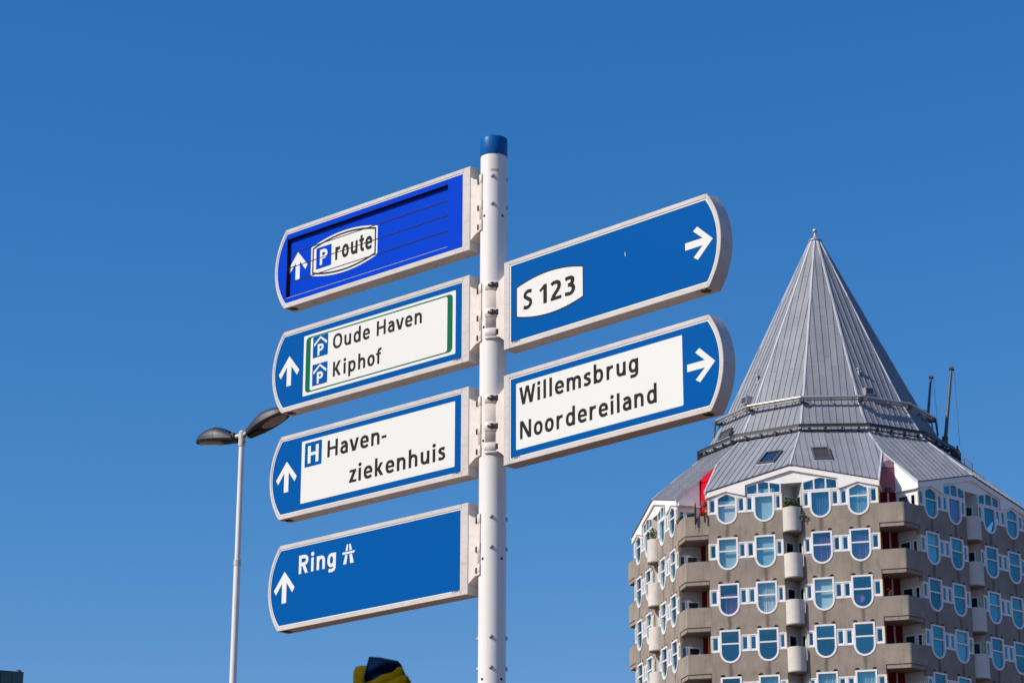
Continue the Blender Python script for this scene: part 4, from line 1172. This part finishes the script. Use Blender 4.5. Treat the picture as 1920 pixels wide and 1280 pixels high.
    for zc in (0.113, -0.014):
        for e in ((-1,) if left else (-1, 1)):
            ae = ctr + e * radians(48)
            mt = Matrix.Rotation(ae + pi / 2, 4, 'Z') @ Matrix.Translation((0, -(PR + .006), zc))
            bt = MB(); zrot = mt @ Matrix.Rotation(pi / 2, 4, 'X')
            bt.lathe([(0.0135, -.002), (0.0135, .003), (0.009, .004)], 16, zrot)
            bt.lathe([(0.0075, .003), (0.0075, .009), (0.0, .009)], 6, zrot)
            bt.box(-.020, -.012, -.003, .004, -.0045, .0045, mt); bt.box(.012, .024, -.004, .006, -.009, .009, mt)
            bt.obj('bolt', M['bolt'], sdl)
    return o, yb, fc
M['rust'] = mat('rusty_drain', (0.05, 0.03, 0.02), 0.9)
M['grime'] = mat('joint_grime', (0.20, 0.13, 0.09), 0.8)

def arrow_pts(up=True, c=(0, 0), s=1.0):
    h = [(0, .0745), (.0720, -.0075), (.0570, -.0300), (.0155, .0205), (.0155, -.0745)]
    p = h + [(-x, z) for x, z in reversed(h[1:])]
    p = [(x * s, z * s) for x, z in p]
    if not up: p = [(z, -x) for x, z in p]
    return [(x + c[0], z + c[1]) for x, z in p]
def rrect(x0, x1, z0, z1, r=0.006, n=4):
    p = []
    for cx, cz, a in ((x1 - r, z1 - r, 0), (x0 + r, z1 - r, 90), (x0 + r, z0 + r, 180), (x1 - r, z0 + r, 270)):
        for i in range(n + 1):
            t = radians(a + 90 * i / n); p.append((cx + r * cos(t), cz + r * sin(t)))
    return p
def shield(x0, x1, vh, bulge, cz=0, n=16):
    t = [(x0 + (x1 - x0) * i / n, cz + vh + bulge * (1 - (2 * i / n - 1) ** 2)) for i in range(n + 1)]
    return t + [(x, 2 * cz - z) for x, z in reversed(t)]
def layer(poly, y, m, name, parent, holes=()):
    return MB().plate(poly, holes, y, y + .0002).obj(name, M[m], parent)
SN = {}
# sign 1: P route
o, yb, fc = sign_base(1, 5.4813, 0.7389, True, 'topmost left sign, brighter blue with slatted panel reading P route', 'sign_blue_bright', recess=(-1.335, -0.251, -0.151, 0.151))
dpt = 0.020
MB().plate(rect(-1.337, -0.249, -.153, .153), (), yb + dpt + .006, yb + dpt + .008).obj('recess_back', M['black'], o)
wl = MB()
for x0, x1, z0, z1 in ((-1.338, -1.335, -.153, .153), (-.251, -.248, -.153, .153), (-1.335, -.251, .151, .154), (-1.335, -.251, -.154, -.151)):
    wl.box(x0, x1, yb + .0008, yb + dpt + .007, z0, z1)
wl.obj('recess_wall', M['black'], o)
vs_ = [0.156, 0.0825, 0.0095, -0.0655, -0.1405]
ysl = yb + dpt
for j in range(4):
    s_ = MB().plate(rect(-1.334, -0.252, vs_[j + 1] + .0014, vs_[j] - .0014 if j else .150), (), ysl, ysl + .004).obj('slat', M['sign_blue_bright'], o)
DU, DV = -.024, .0115
cz = -.007 + DV
pr_ = link('printed_panel', None, o)
layer(shield(-1.159 + DU, -.703 + DU, .072, .033, cz), ysl - .0004, 'sign_white', 'shield', pr_)
sh_o, sh_i = shield(-1.149 + DU, -.713 + DU, .066, .0305, cz), shield(-1.140 + DU, -.722 + DU, .059, .0285, cz)
layer(sh_o, ysl - .0007, 'ink', 'shield_border', pr_, [sh_i])
layer(rrect(-1.122 + DU, -1.017 + DU, -.056 + DV, .052 + DV, .004), ysl - .0007, 'sign_blue_bright', 'parking_symbol', pr_)
text('P', -1.096 + DU, -1.045 + DU, -.040 + DV, .078, ysl - .001, M['sign_white'], pr_, w=.2)
text('route', -.990 + DU, -.739 + DU, -.040 + DV, .088, ysl - .0007, M['ink'], pr_, w=.195)
layer(arrow_pts(True, (-1.2525 + DU, -.005 + DV), .96), ysl - .0004, 'sign_white', 'arrow', pr_)
ln = MB()
for v in vs_[1:4]: ln.box(-1.333, -.253, ysl - .0015, ysl - .0012, v - .0018, v + .0018)
ln.obj('slat_gap', M['black'], o)
MB().box(-1.333, -.253, yb - .0005, yb, -.1535, -.1522).obj('light_edge', M['sign_white'], o)
SN[1] = o
def small_print(o, left, yb, s='S1401'):
    u0 = -.207 if left else .155
    text(s, u0, u0 + .048, -.1845, .009, yb - .0003, M['ink'], o, 'small_print')
# sign 2
o, yb, fc = sign_base(2, 4.9574, 0.7423, True, 'second left sign from the top, green-framed white panel reading Oude Haven and Kiphof')
layer(rrect(-1.198, -.196, -.149, .150, .005), yb - .0003, 'sign_white', 'white_panel', o)
gO = rrect(-1.182, -.2145, -.136, .1385, .022, 6)
gI = rrect(-1.150, -.2475, -.1295, .132, .012, 6)
layer(gO, yb - .0006, 'sign_green', 'green_border', o, [gI])
for v0, v1 in ((.026, .131), (-.112, -.007)):
    layer(rrect(-1.134, -1.030, v0, v1, .004), yb - .0006, 'sign_blue', 'parking_symbol', o)
    text('P', -1.101, -1.060, v0 + .007, .056, yb - .0009, M['sign_white'], o, w=.2)
    zr = v1 - .014
    layer([(-1.124, zr - .034), (-1.082, zr), (-1.040, zr - .034), (-1.040, zr - .021), (-1.082, zr + .009), (-1.124, zr - .021)][:3] + [(-1.040, zr - .034), (-1.036, zr - .022), (-1.082, zr + .0105), (-1.128, zr - .022)], yb - .0009, 'sign_white', 'roof_symbol', o)
text('Oude', -.996, -.748, .042, .0725, yb - .0006, M['ink'], o)
text('Haven', -.702, -.409, .042, .0725, yb - .0006, M['ink'], o)
text('Kiphof', -.992, -.669, -.094, .0725, yb - .0006, M['ink'], o)
layer(arrow_pts(True, (-1.2985, -.001)), yb - .0003, 'sign_white', 'arrow', o); small_print(o, True, yb)
# sign 3
o, yb, fc = sign_base(3, 4.4358, 0.7465, True, 'third left sign from the top, white panel with H symbol reading Haven-ziekenhuis')
layer(rrect(-1.197, -.1955, -.148, .1515, .004), yb - .0003, 'sign_white', 'white_panel', o)
layer(rrect(-1.175, -1.0585, .0215, .139, .005), yb - .0006, 'sign_blue', 'hospital_symbol', o)
text('H', -1.154, -1.080, .038, .084, yb - .0009, M['sign_white'], o, w=.2)
text('Haven-', -1.020, -.628, .043, .0805, yb - .0006, M['ink'], o)
text('ziekenhuis', -.869, -.252, -.105, .0805, yb - .0006, M['ink'], o)
layer(arrow_pts(True, (-1.3, 0)), yb - .0003, 'sign_white', 'arrow', o); small_print(o, True, yb)
# sign 4
o, yb, fc = sign_base(4, 3.9092, 0.7558, True, 'lowest left sign, plain blue reading Ring with motorway symbol')
text('Ring', -1.206, -.954, .048, .087, yb - .0003, M['sign_white'], o)
mw = link('motorway_symbol', None, o)
for poly in ([(-.905, .048), (-.884, .048), (-.8765, .090), (-.891, .090)], [(-.858, .048), (-.834, .048), (-.847, .090), (-.863, .090)],
             [(-.891, .1085), (-.8755, .1085), (-.8730, .138), (-.882, .138)], [(-.864, .1085), (-.848, .1085), (-.857, .138), (-.8665, .138)],
             [(-.907, .0935), (-.833, .0935), (-.827, .1035), (-.913, .1035)]):
    layer([(x, z) for x, z in poly], yb - .0003, 'sign_white', 'symbol_bar', mw)
layer(arrow_pts(True, (-1.3045, 0)), yb - .0003, 'sign_white', 'arrow', o); small_print(o, True, yb)
# sign 5
o, yb, fc = sign_base(5, 4.9603, 0.7924, False, 'upper right sign, blue with white road number shield S 123')
layer(shield(.183, .590, .070, .030, -.002), yb - .0003, 'ink', 'shield_border', o)
layer(shield(.188, .585, .0655, .0285, -.002), yb - .0006, 'sign_white', 'shield', o)
text('S', .226, .284, -.047, .088, yb - .0009, M['ink'], o, w=.19)
text('123', .325, .541, -.047, .088, yb - .0009, M['ink'], o, w=.19)
layer(arrow_pts(False, (1.2405, .0)), yb - .0003, 'sign_white', 'arrow', o); small_print(o, False, yb)
layer([(.83, .065), (.832, .066), (.834, .05), (.831, .045)], yb - .0003, 'sign_white', 'scratch', o)
# sign 6
o, yb, fc = sign_base(6, 4.4383, 0.7962, False, 'lower right sign, white panel reading Willemsbrug and Noordereiland')
layer(rrect(.183, 1.142, -.1475, .149, .005), yb - .0003, 'sign_white', 'white_panel', o)
text('Willemsbrug', .202, .900, .048, .0795, yb - .0006, M['ink'], o)
text('Noordereiland', .207, .999, -.105, .0795, yb - .0006, M['ink'], o)
layer(arrow_pts(False, (1.2405, .001)), yb - .0003, 'sign_white', 'arrow', o); small_print(o, False, yb)
